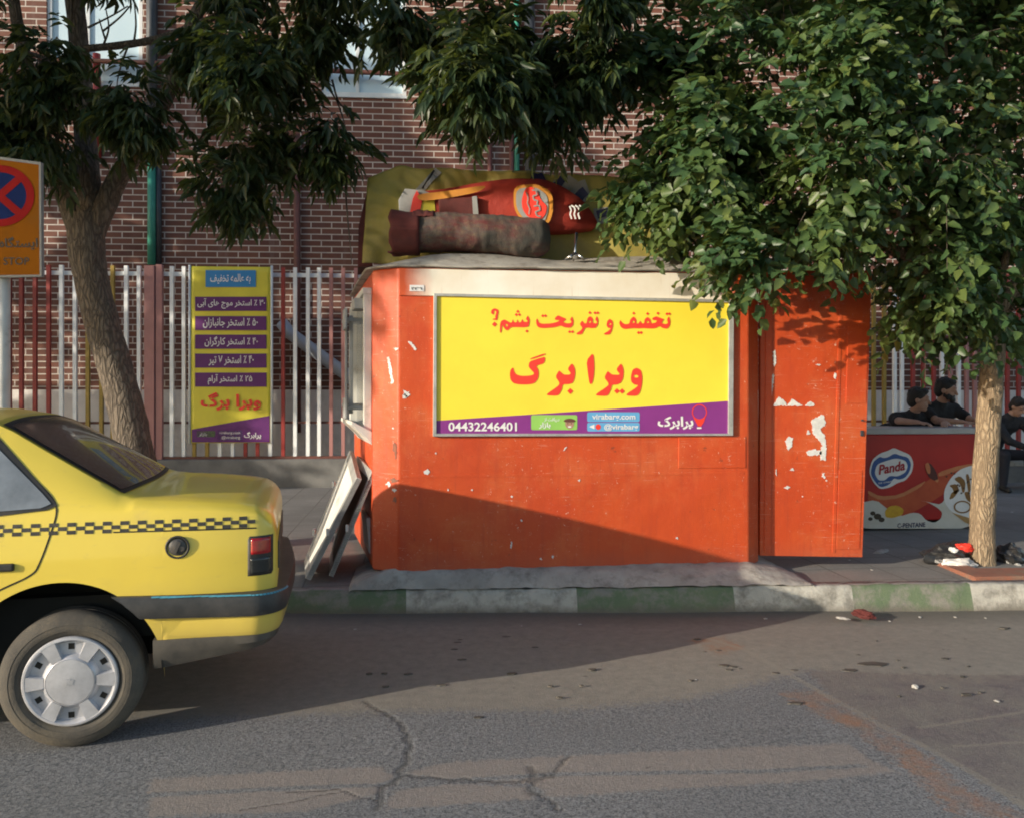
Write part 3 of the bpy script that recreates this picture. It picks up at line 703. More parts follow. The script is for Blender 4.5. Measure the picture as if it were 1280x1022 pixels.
# ================================================================== KIOSK
YF = 6.25
def make_kiosk():
    T = thing('street_kiosk', 'orange-red painted metal kiosk with a white band under its felt roof', 'kiosk')
    zb = .262; z1 = 2.455
    a = Wy(498, 700, YF); b_ = Wy(936, 700, YF); c = Wy(466, 700, 6.42); d = Wy(443, 700, 8.1); e = Wy(948, 700, 6.37)
    plan = [(a.x, a.y), (b_.x, b_.y), (e.x, e.y), (e.x + .02, 8.1), (d.x, d.y), (c.x, c.y)]
    b = MB(); b.prism([(x, y, zb) for x, y in plan], (0, 0, z1 - zb)); wl = b.build('wall', M['kiosk'], T, bevel=.012)
    # raised seams, patch plate and base strip
    b = MB(); p0, p1 = Wy(848, 585, YF), Wy(932, 545, YF)
    b.bb((p0.x, YF - .006, p0.z), (p1.x, YF + .01, p1.z)); b.build('patch_plate', M['kiosk'], T, bevel=.003)
    b = MB()
    for v in (593,): p0, p1 = Wy(500, v, YF), Wy(930, v, YF); b.bb((p0.x, YF - .003, p0.z - .004), (p1.x, YF + .01, p1.z + .004))
    b.build('wall_seam', M['kiosk'], T)
    # white fascia
    f0, f1 = Wy(499, 366, YF), Wy(935, 336, YF)
    xs = [Wy(u, 350, YF).x for u in (512, 548, 900, 925)]
    fm = fascia_paint(*xs)
    b = MB(); b.bb((f0.x, YF - .012, Wy(640, 371.5, YF).z), (f1.x, YF + .01, z1 - .01)); b.build('fascia', fm, T, bevel=.003)
    # peeled paper and paint scars on the front and chamfer
    def scrap(polys, plane, name='paper_scrap', m='paper'):
        for pl in polys:
            mb = MB(); pts = [plane(u, v) for u, v in torn(pl)]
            mb.prism(pts, (0, -.002, 0)); mb.build(name, M[m], T)
    fr = lambda u, v: Wy(u, v, YF - .0015)
    nch = Vector((c.y - a.y, a.x - c.x, 0)).normalized(); nch = -nch if nch.y > 0 else nch
    ch = lambda u, v: RP(u, v, a + nch * .002, nch)
    def torn(pl):
        out = []
        for a, c in zip(pl, pl[1:] + pl[:1]):
            l = math.hypot(c[0] - a[0], c[1] - a[1]); k = max(1, int(l / 1.6)); j = min(.8, l * .16)
            out += [(a[0] + (c[0] - a[0]) * q / k + random.uniform(-j, j), a[1] + (c[1] - a[1]) * q / k + random.uniform(-j, j)) for q in range(k)]
        return out
    def rag(u, v, r, n=13, sx=1, sy=1):
        return [(u + sx * r * (.3 + random.random() * .9) * math.cos(6.283 * i / n), v + sy * r * (.3 + random.random() * .9) * math.sin(6.283 * i / n)) for i in range(n)]
    scrap([rag(508, 492, 6.5), rag(506, 496, 4), rag(534, 590, 4, sx=1.2), [(510, 427), (514, 427), (521, 436), (519, 438)], rag(545, 566, 1.6), rag(640, 620, 1.8), rag(724, 600, 2), rag(652, 650, 1.6), [(704, 563), (706, 563), (709, 558), (707, 558)], [(637, 684), (639, 676), (641, 677), (639, 685)], rag(676, 698, 1.5), rag(846, 672, 1.7), rag(691, 695, 1.6, sy=2), rag(590, 612, 1.2), rag(560, 612, 1, sy=1.6)], fr)
    scrap([[(484, 447), (487, 446), (492, 478), (489, 480)], rag(495, 436, 2, sx=1.6), rag(491, 535, 1.5), rag(486, 605, 4), rag(493, 612, 3)], ch)
    scrap([rag(494, 560, 5, sy=2.4, sx=.7), rag(492, 600, 4, sx=1.6), rag(493, 624, 3, sy=2)], ch, 'rust_scar', 'brickedge')
    b = MB(); b.bb(Wy(512, 364, YF - .017), Wy(530, 357, YF + .002)); pl = b.build('number_plate', M['whiteprint'], T)
    b = MB(); px_text(b, '۴۱۳۱', 514, 358.5, 527.5, 362.5, YF - .017, .03, True); b.build('lettering', M['black'], pl)
    # low hipped roof of felt sheet with a wavy edge
    def off(p, o): 
        cx = sum(q[0] for q in plan) / 6; cy = sum(q[1] for q in plan) / 6; v = Vector((p[0] - cx, p[1] - cy)); v *= 1 + o / v.length; return (cx + v.x, cy + v.y)
    ring = []
    for i in range(6):
        p, q = plan[i], plan[(i + 1) % 6]; k = max(2, int((Vector(p) - Vector(q)).length / .05))
        ring += [(p[0] + (q[0] - p[0]) * j / k, p[1] + (q[1] - p[1]) * j / k) for j in range(k)]
    vs = []; nr = len(ring); lv = [(.050, .0), (.058, .008), (.048, .016), (-.40, .135), (-.8, .17)]
    for (o, dz) in lv:
        for (x, y) in ring:
            q = off((x, y), o); wz = .006 * noise.noise((x * 4, y * 4, 0)) + .005 * noise.noise((x * 13, y * 13, 5))
            vs.append((q[0], q[1], z1 + dz + wz * (1 if o > 0 else .6)))
    fs = [(r * nr + i, r * nr + (i + 1) % nr, (r + 1) * nr + (i + 1) % nr, (r + 1) * nr + i) for r in range(len(lv) - 1) for i in range(nr)]
    cxy = (sum(q[0] for q in plan) / 6, sum(q[1] for q in plan) / 6)
    vs.append((*cxy, z1 + .18)); fs += [((len(lv) - 1) * nr + i, (len(lv) - 1) * nr + (i + 1) % nr, len(vs) - 1) for i in range(nr)]
    vs.append((*cxy, z1 - .01)); fs += [((i + 1) % nr, i, len(vs) - 1) for i in range(nr)]
    b = MB(); b.add(vs, fs, 0, True); b.build('roof', M['roof_felt'], T)
    # serving window in the left side
    sd = (Vector((d.x - c.x, d.y - c.y, 0))).normalized(); no = Vector((-sd.y, sd.x, 0)); no = -no if no.x > 0 else no
    Mx = Matrix.Translation((c.x, c.y, 0)) @ Matrix(((sd.x, no.x, 0, 0), (sd.y, no.y, 0, 0), (0, 0, 1, 0), (0, 0, 0, 1)))
    za, zc = 1.27, 2.29
    b = MB()
    b.box((.10, .03, (za + zc) / 2), (.05, .06, zc - za), M=Mx); b.box((1.20, .04, (za + zc) / 2), (.06, .08, zc - za), M=Mx)
    b.box((.65, .035, zc + .02), (1.16, .07, .05), M=Mx); b.box((.18, .022, (za + zc) / 2), (.05, .06, zc - za - .02), M=Mx)
    win = b.build('serving_window', M['white'], T, bevel=.006)
    b = MB(); b.add([Mx @ Vector(p) for p in ((.05, 0, za - .10), (.05, .05, za - .04), (.05, .15, za + .05), (.05, .15, za + .08), (.05, 0, za + .0), (1.25, 0, za - .10), (1.25, .05, za - .04), (1.25, .15, za + .05), (1.25, .15, za + .08), (1.25, 0, za))],
                    [(0, 1, 2, 3, 4), (5, 9, 8, 7, 6), (0, 5, 6, 1), (1, 6, 7, 2), (2, 7, 8, 3), (3, 8, 9, 4), (4, 9, 5, 0)]); b.build('sill', M['white'], win, bevel=.005)
    b = MB(); b.box((.70, .012, (za + zc) / 2), (1.0, .02, zc - za - .02), M=Mx); b.build('pane', M['shopglass'], win)
    b = MB()
    for z in (za + .17, zc - .16): b.box((.48, .10, z), (.05, .16, .03), M=Mx); b.box((.48, .17, z), (.20, .02, .16), M=Mx); b.box((.9, .09, z + .02), (.03, .15, .03), M=Mx)
    b.box((.52, .12, (za + zc) / 2), (.05, .03, zc - za - .25), M=Mx); b.box((.62, .15, (za + zc) / 2 + .05), (.03, .02, .8), M=Mx); b.box((.30, .07, zc - .06), (.22, .10, .08), M=Mx)
    b.build('shutter_bracket', M['lightgrey'], win, bevel=.004)
    # open door leaf at the right end
    YD = 6.38
    A, B_, C_, D_ = Wy(950, 694, YD), Wy(1078, 696, YD), Wy(1090, 338, YD), Wy(951, 338, YD)
    b = MB(); b.prism([A, B_, C_, D_], (0, .045, 0)); door = b.build('door', M['kiosk'], T, bevel=.004)
    b = MB()
    def slab(u0, v0, u1, v1, t=.008, lean=0):
        p = [Wy(u0, v1, YD), Wy(u1, v1, YD), Wy(u1 + lean, v0, YD), Wy(u0 + lean, v0, YD)]; b.prism([q + Vector((0, .002, 0)) for q in p], (0, -t, 0))
    slab(1057, 408, 1082, 504, .007, 3); slab(1045, 587, 1074, 686, .007, 3.5); slab(1040, 345, 1044, 690, .006, 10); slab(966, 506, 1036, 508, .003); slab(955, 345, 963, 690, .012, 2)
    b.build('door_panel', M['kiosk'], door, bevel=.003)
    b = MB(); k0 = Wy(1077, 541, YD); b.bb((k0.x - .012, YD - .012, k0.z - .022), (k0.x + .012, YD + .01, k0.z + .022)); b.tube([(k0.x, YD - .02, k0.z + .1), (k0.x, YD, k0.z + .1)], .008, 8); b.build('lock_plate', M['pipedark'], door, bevel=.003)
    dp = lambda u, v: Wy(u, v, YD - .001)
    mb = MB()
    polys = [[(966, 507), (973, 496), (980, 500), (984, 507)], [(983, 507), (990, 499), (998, 503), (1003, 507)], [(1006, 507), (1012, 501), (1018, 504), (1017, 508)],
             [(1014, 525), (1020, 522), (1026, 518), (1030, 519), (1032, 530), (1026, 536), (1031, 545), (1033, 560), (1032, 575), (1026, 574), (1024, 566), (1028, 556), (1022, 548), (1016, 542)],
             [(1008, 564), (1018, 561), (1026, 563), (1027, 568), (1009, 569)], [(981, 551), (985, 545), (991, 547), (990, 558), (985, 562)], rag(1029, 594, 3, sy=1.5), rag(990, 587, 2.4, sx=1.6), rag(984, 609, 2.4, sx=1.7), [(1043, 466), (1046, 467), (1045, 474), (1042, 472)], rag(1023, 456, 1.5, sx=2.4),
             [(966, 440), (969, 438), (970, 455), (967, 458)], [(964, 495), (968, 470), (966, 466), (963, 488)], rag(1010, 540, 3), rag(1033, 600, 1.2), rag(1003, 620, 1), rag(970, 590, 1.2, sy=4)]
    for pl in polys: mb = MB(); mb.prism([dp(u, v) for u, v in torn(pl)], (0, -.0025, 0)); mb.build('paper_scrap', M['paper'], door)
    return T, a, c, d, e
KIOSK, KA, KC, KD, KE = make_kiosk()

# ------------------------------------------------------------------ billboard on the front
def make_billboard():
    T = thing('billboard', 'wide yellow billboard with red Persian lettering on the kiosk front', 'billboard')
    Ys = YF - .014
    p = [Wy(541, 545, Ys), Wy(915.5, 544, Ys), Wy(916.5, 375, Ys), Wy(542, 367, Ys)]
    b = MB(); b.prism(p, (0, .012, 0)); b.build('panel', M['yellowprint'], T)
    def strip(q0, q1, w0, w1, yf):
        pass
    b = MB()
    inn = [Wy(545.5, 541.5, Ys), Wy(909.5, 541.5, Ys), Wy(910.5, 378.5, Ys), Wy(546, 370.5, Ys)]
    for i in range(4):
        j = (i + 1) % 4; b.prism([p[i], p[j], inn[j], inn[i]], (0, -.017, 0))
    b.build('frame', M['galv'], T, bevel=.002)
    Yp = Ys
    b = MB(); F2 = lambda u, v: Wy(u, v, Yp - .0015)
    b.flat([[F2(545, 542), F2(910, 542), F2(910.3, 501), F2(728, 513.5), (F2(545, 525.5))]]); b.build('purple_band', M['purple'], T)
    def rr(mb, u0, v0, u1, v1, r=2, off=.003):
        pts = []
        for cx, cy, a0 in ((u1 - r, v1 - r, 0), (u0 + r, v1 - r, 90), (u0 + r, v0 + r, 180), (u1 - r, v0 + r, 270)):
            for k in range(4): a = R(a0 + 30 * k); pts.append(Wy(cx + r * math.cos(a), cy + r * math.sin(a), Yp - off))
        mb.flat([pts])
    b = MB(); rr(b, 664, 518.5, 721.5, 537); gp = b.build('green_badge', M['greenprint'], T)
    b = MB(); rr(b, 734, 515, 799.5, 527); rr(b, 734, 528, 799.5, 538.8); b.build('blue_badge', M['blueprint'], T)
    # market badge: little face under a brown cap
    b = MB()
    def disc(mb, cu, cv, ru, rv, off, m, a0=0, a1=360, n=20): mb.flat([[Wy(cu + ru * math.cos(R(a0 + (a1 - a0) * i / n)), cv + rv * math.sin(R(a0 + (a1 - a0) * i / n)), Yp - off) for i in range(n if a1 - a0 == 360 else n + 1)]], m)
    disc(b, 712, 529.5, 5.6, 6.2, .0045, 0); disc(b, 712, 526.5, 7.4, 3.8, .0055, 1, 180, 360); disc(b, 712, 526, 7.6, 1.6, .006, 1); disc(b, 712, 533, 2.2, 1, .006, 2); disc(b, 709.7, 529, .7, .8, .006, 1); disc(b, 714.3, 529, .7, .8, .006, 1)
    b.build('face_badge', [M['skin'], M['barbrown'], M['whiteprint']], gp)
    b = MB()
    px_text(b, '04432246401', 560.5, 527.3, 646, 538.6, Yp, .022, off=.003); b.build('phone_lettering', M['whiteprint'], T); b = MB(); px_text(b, 'virabarg.com', 740, 517, 794, 526, Yp, .02, off=.0042); px_text(b, '@virabarg', 755, 529.5, 797.5, 538.3, Yp, .02, off=.0042)
    px_text(b, 'دریافت از', 680, 521.5, 699, 527, Yp, .015, True, off=.0042); px_text(b, 'بازار', 673.5, 527.5, 688, 535.5, Yp, .03, True, off=.0042)
    b.build('badge_lettering', M['whiteprint'], T); b = MB()
    px_text(b, 'یرابرک', 822, 520, 866.5, 536.5, Yp, .035, True, off=.003)
    b.flat([[Wy(736.5, 533, Yp - .0045), Wy(743, 536, Yp - .0045), Wy(743, 530, Yp - .0045)]])
    rr(b, 871, 533.5, 877, 535.5, .8, .0035)
    b.build('lettering', M['whiteprint'], T)
    b = MB()
    outer = [(865 + 9.5 * math.cos(R(a)) + 9.3, 515 + 10 * math.sin(R(a))) for a in range(0, 360, 15)]
    inner = [(865 + 8.2 * math.cos(R(a)) + 9.3, 515 + 8.6 * math.sin(R(a))) for a in range(0, 360, 15)]
    b.flat([[Wy(u, v, Yp - .003) for u, v in outer], [Wy(u, v, Yp - .003) for u, v in inner]])
    b.flat([[Wy(u, v, Yp - .0035) for u, v in ((866.5, 521), (870, 524), (874, 525), (879, 524), (882, 520.5), (880, 527), (876.5, 532.5), (872.5, 532.5), (869.5, 527))]])
    disc(b, 747.7, 533.3, 3.3, 3.6, .0045, 0)
    b.build('pin_mark', M['redprint'], T)
    # the two big lines of lettering, cut to the shapes of the heavy type
    b = MB(); e = Yp - .003
    Z3 = lambda q: (630 + q[0] / 13.62, 430 + q[1] / 13.62); Z4 = lambda q: (715 + q[0] / 12.8, 430 + q[1] / 12.8)
    A1 = lambda q: (600 + q[0] / 9.846, 375 + q[1] / 9.846); A2 = lambda q: (720 + q[0] / 9.846, 375 + q[1] / 9.846)
    def glyph(f, *loops, k=1): b.flat([[Wy(*f(q), e) for q in chaikin(l, k)] for l in loops])
    def dia(f, x, y, r): b.flat([[Wy(*f(q), e) for q in ((x, y - r), (x + r, y), (x, y + r), (x - r, y))]])
    glyph(Z3, [(155, 395), (110, 440), (98, 520), (110, 610), (160, 670), (250, 690), (420, 690), (520, 665), (580, 590), (592, 490), (580, 430), (545, 370), (685, 330), (705, 215), (560, 255), (435, 300), (418, 370), (430, 410), (510, 490), (505, 520), (440, 540), (300, 545), (210, 520), (170, 470)])
    glyph(Z3, [(445, 245), (705, 155), (705, 185), (450, 268)])
    glyph(Z3, [(1155, 325), (1080, 425), (1140, 500), (1110, 525), (1010, 520), (960, 470), (935, 450), (875, 560), (940, 650), (940, 690), (900, 730), (725, 850), (740, 875), (900, 880), (945, 850), (985, 770), (1000, 685), (1100, 685), (1170, 660), (1200, 590), (1215, 480), (1200, 400)])
    dia(Z3, 1127, 802, 52)
    glyph(Z4, [(340, 135), (230, 265), (255, 480), (280, 640), (320, 640), (350, 520), (360, 350)])
    glyph(Z4, [(780, 310), (705, 410), (765, 480), (740, 495), (640, 490), (600, 460), (570, 430), (515, 540), (580, 620), (585, 655), (540, 695), (380, 800), (395, 828), (550, 830), (590, 800), (625, 720), (640, 650), (720, 650), (780, 620), (815, 560), (830, 440), (810, 360)])
    dia(Z4, 718, 752, 44); dia(Z4, 800, 754, 44)
    glyph(Z4, [(1035, 378), (970, 410), (940, 520), (945, 600), (990, 650), (1065, 660), (1000, 715), (865, 800), (885, 828), (1040, 830), (1085, 780), (1115, 680), (1128, 540), (1105, 420)], [(980, 512), (1020, 488), (1068, 515), (1050, 538), (1008, 540)])
    b.build('headline_lettering', M['redprint'], T); b = MB()
    # question mark
    glyph(A1, [(135, 165), (140, 125), (180, 102), (222, 120), (230, 150), (218, 190), (215, 225), (210, 250), (160, 245), (152, 235), (192, 225), (185, 205), (198, 165), (200, 145), (183, 128), (168, 140), (172, 165), (165, 185)]); dia(A1, 178, 300, 32)
    glyph(A1, [(590, 188), (612, 250), (605, 310), (580, 338), (400, 335), (375, 340), (350, 370), (320, 375), (285, 330), (275, 300), (268, 350), (262, 400), (243, 405), (245, 300), (260, 260), (300, 240), (340, 262), (380, 285), (395, 270), (402, 235), (418, 275), (450, 278), (460, 235), (475, 278), (505, 275), (520, 232), (535, 270), (575, 272), (588, 262), (562, 235)], [(310, 300), (330, 295), (345, 315), (325, 335)])
    for x, y in ((577, 385), (465, 143), (446, 182), (485, 182), (772, 196), (806, 196), (1103, 392), (1139, 392)): dia(A1, x, y, 20)
    glyph(A1, [(1132, 200), (1152, 260), (1145, 315), (1110, 345), (1040, 340), (990, 315), (950, 330), (900, 340), (760, 350), (710, 335), (690, 290), (692, 240), (708, 230), (720, 275), (760, 295), (880, 290), (950, 272), (985, 250), (925, 248), (920, 225), (960, 188), (1010, 212), (1065, 235), (1040, 255), (1022, 270), (1060, 290), (1115, 288), (1128, 270), (1106, 243)])
    glyph(A2, [(255, 195), (235, 240), (262, 280), (240, 292), (205, 280), (208, 230), (175, 198), (140, 225), (130, 290), (100, 290), (75, 252), (45, 300), (80, 345), (60, 375), (0, 412), (15, 428), (72, 424), (97, 380), (110, 345), (160, 342), (180, 350), (240, 345), (268, 310), (277, 250)], [(150, 272), (175, 255), (187, 272), (168, 288)])
    for x, y in ((233, 160), (268, 160), (170, 158), (710, 165), (880, 170), (1008, 165), (1118, 172), (1150, 172), (768, 403), (802, 403)): dia(A2, x, y, 20)
    glyph(A2, [(415, 232), (385, 260), (373, 310), (395, 348), (432, 348), (400, 382), (338, 417), (355, 430), (415, 427), (440, 382), (457, 310), (450, 258)], [(400, 298), (420, 283), (438, 298), (420, 313)])
    glyph(A2, [(1142, 200), (1162, 260), (1155, 320), (1120, 357), (1060, 347), (1030, 322), (970, 352), (880, 352), (830, 347), (760, 352), (700, 347), (600, 362), (555, 342), (530, 290), (545, 245), (562, 275), (600, 300), (655, 295), (668, 240), (710, 202), (742, 240), (742, 292), (770, 290), (790, 254), (810, 290), (838, 290), (843, 240), (880, 208), (917, 240), (927, 293), (980, 280), (1000, 252), (945, 250), (935, 225), (985, 202), (1040, 222), (1087, 240), (1062, 265), (1057, 290), (1108, 300), (1133, 285), (1118, 243)], [(690, 272), (710, 254), (725, 275), (705, 290)], [(864, 272), (882, 256), (900, 275), (884, 290)])
    b.build('headline_lettering', M['redprint'], T)
make_billboard()

# ------------------------------------------------------------------ boards leaning on the kiosk's left side
def leaning_board(label, nb, nt, ft, fb, m_in, th=.035):
    T = thing('shutter_board', label, 'board', tuple((nb + fb) / 2), 0, 'shutter boards leaning on the kiosk')
    off = T.location; n = (nt - nb).cross(fb - nb).normalized(); n = -n if n.x > 0 else n
    q = [p - off for p in (nb, nt, ft, fb)]
    b = MB(); b.prism([p - n * .004 for p in q], -n * (th - .004)); b.build('panel', M[m_in], T)
    c = sum(q, Vector()) / 4; i = [p + (c - p) * .16 for p in q]
    b = MB()
    for k in range(4):
        j = (k + 1) % 4; b.prism([q[k], q[j], i[j], i[k]], -n * th * 1.15)
    b.build('frame', M['galv'], T, bevel=.003)
    b = MB()
    for t in (.25, .68):
        p = q[3] + (q[2] - q[3]) * t + n * .012; e = (q[3] - q[0]).normalized()
        b.box(p + e * .03, (.02, .07, .05))
    p = q[0] + (q[1] - q[0]) * .45; b.box(p - (q[3] - q[0]).normalized() * .008 + n * .01, (.02, .03, .05))
    b.build('hinge', M['white'], T, bevel=.003)
    return T
leaning_board('cream shutter board leaning outermost against the kiosk side', P(382, 722, 6.30), P(446, 596, 6.37), P(437, 562, 7.05), P(380, 701, 6.98), 'white')
leaning_board('white edged board with its face coloured dark as shaded, leaning behind the cream shutter board', P(411, 719, 6.36), P(465, 588, 6.42), P(446, 569, 7.1), P(412, 694, 7.05), 'boardshade', .03)
b = MB(); p = P(462, 692, 6.52); b.prism([p, p + Vector((.035, .02, 0)), p + Vector((.02, .03, .27)), p + Vector((-.025, .01, .27))], (-.07, .5, 0))
tag(b.build('white_slab', M['white'], bevel=.006), 'small white slab standing on edge at the foot of the kiosk side', 'slab')

# ================================================================== THINGS ON THE KIOSK ROOF
def make_roof_things():
    zr = 2.6
    # sagging printed tarpaulin over a crate frame
    D = 7.0
    T = thing('printed_tarpaulin', 'faded yellow tarpaulin with navy swirls draped over a frame on the kiosk roof', 'tarpaulin', tuple(P(620, 325, D)))
    o0 = T.location
    tops = [(461, 222), (480, 213), (510, 210), (560, 210), (640, 214), (720, 219), (790, 221), (840, 224)]
    def topv(u):
        for (a, va), (b2, vb) in zip(tops[:-1], tops[1:]):
            if a <= u <= b2: return va + (vb - va) * (u - a) / (b2 - a)
        return tops[-1][1]
    def fn(s, t):
        u = 461 + 379 * s - (8 * (1 - t) * max(0, 1 - s * 12)); v0 = topv(461 + 379 * s)
        if t > .8:
            k = (t - .8) / .2; p = P(u, v0, D); p = p + Vector((0, .55 * k, .02 * math.sin(k * 3) - .05 * k))
        else:
            k = t / .8; v = 330 + (v0 - 330) * k; p = P(u, v, D)
            am = 1 - .8 * min(1, max(0, (s - .45) / .12))
            p.y += -.05 * (1 - k) + am * .045 * math.sin(s * 19 + k * 2 + 2 * noise.noise((s * 4, k, 0))) * (.4 + .6 * (1 - k)) + am * .07 * noise.noise((s * 9, k * 3, 2)) + am * .035 * noise.noise((s * 26 + k * 5, k * 7, 4))
            p.z += .03 * k * noise.noise((s * 14, 0, 9))
        return p - o0
    b = MB(); b.grid(fn, 150, 44); sh = b.build('sheet', M['tarpyellow'], T, fixn=False)
    sd = sh.modifiers.new('t', 'SOLIDIFY'); sd.thickness = .004; sd.offset = 1
    def on(u, v, e=.02):
        s = (u - 461) / 379; v0 = topv(u); k = (330 - v) / (330 - v0); 
        p = fn(s, k * .8) + o0; return Vector((p.x, p.y - e, p.z)) - o0
    def band(mb, pts, wd, m=0, e=.012):
        L_ = []; R_ = []
        for i, (u, v) in enumerate(pts):
            a = pts[max(i - 1, 0)]; c = pts[min(i + 1, len(pts) - 1)]; dx, dy = c[0] - a[0], c[1] - a[1]; l = math.hypot(dx, dy)
            L_.append(on(u - dy / l * wd, v + dx / l * wd, e)); R_.append(on(u + dy / l * wd, v - dx / l * wd, e))
        for i in range(len(pts) - 1): mb.add([L_[i], L_[i + 1], R_[i + 1], R_[i]], [(0, 1, 2, 3)], m)
    for pts_, wd_, m_, e_ in (([(690, 228), (700, 234), (710, 232), (716, 224)], 7, 1, .022), ([(663, 224), (672, 226), (680, 222)], 6, 0, .03), ([(690, 234), (698, 230), (704, 222)], 5, 0, .03), ([(716, 254), (722, 246), (728, 238), (734, 236)], 11, 1, .022), ([(720, 252), (726, 244), (731, 240)], 6, 0, .03),
                              ([(742, 272), (762, 270), (778, 258), (790, 240), (798, 224)], 10, 1, .022), ([(745, 270), (762, 266), (776, 255), (787, 240), (793, 226)], 5, 0, .03), ([(523, 240), (535, 228), (548, 214)], 5, 1, .022)):
        fine_ = [(a[0] + (c[0] - a[0]) * q / 5, a[1] + (c[1] - a[1]) * q / 5) for a, c in zip(pts_[:-1], pts_[1:]) for q in range(5)] + [pts_[-1]]
        b = MB(); band(b, fine_, wd_, 0, e_ - .004); b.build('printed_swirl', [M['navy'], M['dullwhite']][m_], T, fixn=False, merge=1e-4)
    b = MB(); b.tube([on(528, 236, .02), on(536, 224, .02), on(542, 214, .02)], .008, 6); b.build('tie_cord', M['black'], T)
    b = MB()                              # the dark red end of the frame under the sheet
    pts = [P(447, 332, D), P(448, 280, D), P(456, 245, D), P(464, 232, D), P(466, 330, D)]; b.prism([p - o0 + Vector((-.005, .10, 0)) for p in pts], (-.03, .45, 0)); b.build('end_cloth', M['tarpred'], T)
    # folded parasol panel, red-orange with a printed crest
    D2 = 6.82
    T = thing('folded_parasol', 'folded red-orange parasol with a white crest lying against the yellow tarpaulin', 'parasol', tuple(P(640, 300, D2))); o0 = T.location
    out = [(500, 255), (520, 240), (560, 236), (600, 228), (640, 223), (680, 224), (705, 234), (728, 250), (742, 268), (749, 283), (720, 287), (690, 289), (640, 288), (540, 285), (505, 280)]
    b = MB()
    cc = P(620, 262, D2 - .055)
    pts = [P(u, v, D2) for u, v in chaikin(out)]; bk = [p + Vector((0, .14, -.01)) for p in pts]
    mid = [cc + (p - cc) * .6 + Vector((.0, -.012, 0)) + Vector((0, .018 * noise.noise(p * 7), 0)) for p in pts]; n = len(pts)
    vs = [p - o0 for p in pts + mid + bk] + [cc - o0]
    fs = [(i, (i + 1) % n, n + (i + 1) % n, n + i) for i in range(n)] + [(n + i, n + (i + 1) % n, 3 * n) for i in range(n)] + [(2 * n + i, 2 * n + (i + 1) % n, (i + 1) % n, i) for i in range(n)]
    m, t, bs = newmat('parasol_red_cloth'); v = coords(t)
    setc(t, bs, mix(t, noisef(t, v, 3, 5, .6), (.40, .038, .02), (.27, .024, .015))); bs.inputs['Roughness'].default_value = .7; bump(t, bs, noisef(t, v, 9, 4, .6, 0, 1), .5, .02)
    b.add(vs, fs, 0, True); b.build('canopy', m, T)
    def pt(u, v, e=.0):                   # on the swelling face of the canopy
        p = P(u, v, D2 - .085 - e); return p - o0
    orange = pm('parasol_orange', (.62, .26, .03), (.5, .2, .03), 8, .7)
    b = MB(); b.flat([[pt(u, v) for u, v in chaikin([(642, 232), (672, 230), (690, 240), (692, 262), (686, 282), (655, 280), (642, 262)], 2)]]); b.flat([[pt(u, v) for u, v in chaikin([(520, 243), (560, 239), (610, 231), (600, 240), (560, 248), (525, 252)], 2)]]); b.build('orange_print', orange, T)
    b = MB(); b.flat([[pt(u, v, .006) for u, v in chaikin([(645, 236), (670, 234), (684, 244), (686, 262), (680, 280), (656, 276), (645, 260)], 2)]]); b.build('white_print', M['dullwhite'], T)
    b = MB(); b.flat([[pt(u, v, .012) for u, v in chaikin([(652, 250), (656, 236), (664, 233), (672, 240), (676, 250), (684, 258), (682, 268), (676, 275), (660, 272), (653, 262)], 2)]]); b.build('crest_print', M['redprint'], T)
    b = MB()
    def sk(pts, wd, e=.018): 
        for (a, c) in zip(pts[:-1], pts[1:]):
            dx, dy = c[0] - a[0], c[1] - a[1]; l = math.hypot(dx, dy) + 1e-6; nx, ny = -dy / l * wd, dx / l * wd
            _k[0] += 1; ee = e + (_k[0] % 20) * .0002
            b.add([pt(a[0] + nx, a[1] + ny, ee), pt(c[0] + nx, c[1] + ny, ee), pt(c[0] - nx, c[1] - ny, ee), pt(a[0] - nx, a[1] - ny, ee)], [(0, 1, 2, 3)])
    sk([(665, 238), (670, 238), (671, 244), (666, 245), (667, 250), (672, 251), (671, 256)], .9); b.build('crest_lettering', M['dullwhite'], T); b = MB(); sk([(667, 258), (674, 257), (675, 263), (669, 265), (671, 270), (676, 271)], .9); b.build('crest_lettering', M['dullwhite'], T); b = MB(); sk([(658, 241), (660, 248), (659, 254), (662, 261), (661, 268)], .7)
    b.build('crest_lettering', M['dullwhite'], T); b = MB()
    for x in (712, 717, 722): sk([(x, 258), (x + 2, 263), (x + .5, 268), (x + 2.5, 274)], .9); sk([(x + 2, 257), (x + 5, 259)], .9)
    b.build('lettering', M['whiteprint'], T)
    # parasol foot: chrome stub on four splayed feet
    T = thing('parasol_foot', 'small chrome parasol foot standing at the roof edge', 'stand', tuple(P(719, 324, 6.55))); 
    b = MB(); b.tube([(0, 0, .0), (0, 0, .05), (.01, 0, .2)], [.022, .012, .012], 10)
    for a in range(5): b.tube([(0, 0, .045), (.08 * math.cos(a * 1.257 + .3), .08 * math.sin(a * 1.257 + .3), .0)], [.012, .007], 8)
    b.build('stub', M['chrome'], T)
    # rolled carpet
    T = thing('rolled_carpet', 'dusty rolled up red and grey carpet lying along the kiosk roof edge', 'carpet', tuple(P(600, 318, 6.62))); o0 = T.location
    b = MB(); A = P(520, 293, 6.63); B_ = P(686, 297, 6.70); n = 90; nn_ = 44; rows = []
    ax = (B_ - A).normalized(); sidev = Vector((-ax.y, ax.x, 0)).normalized()
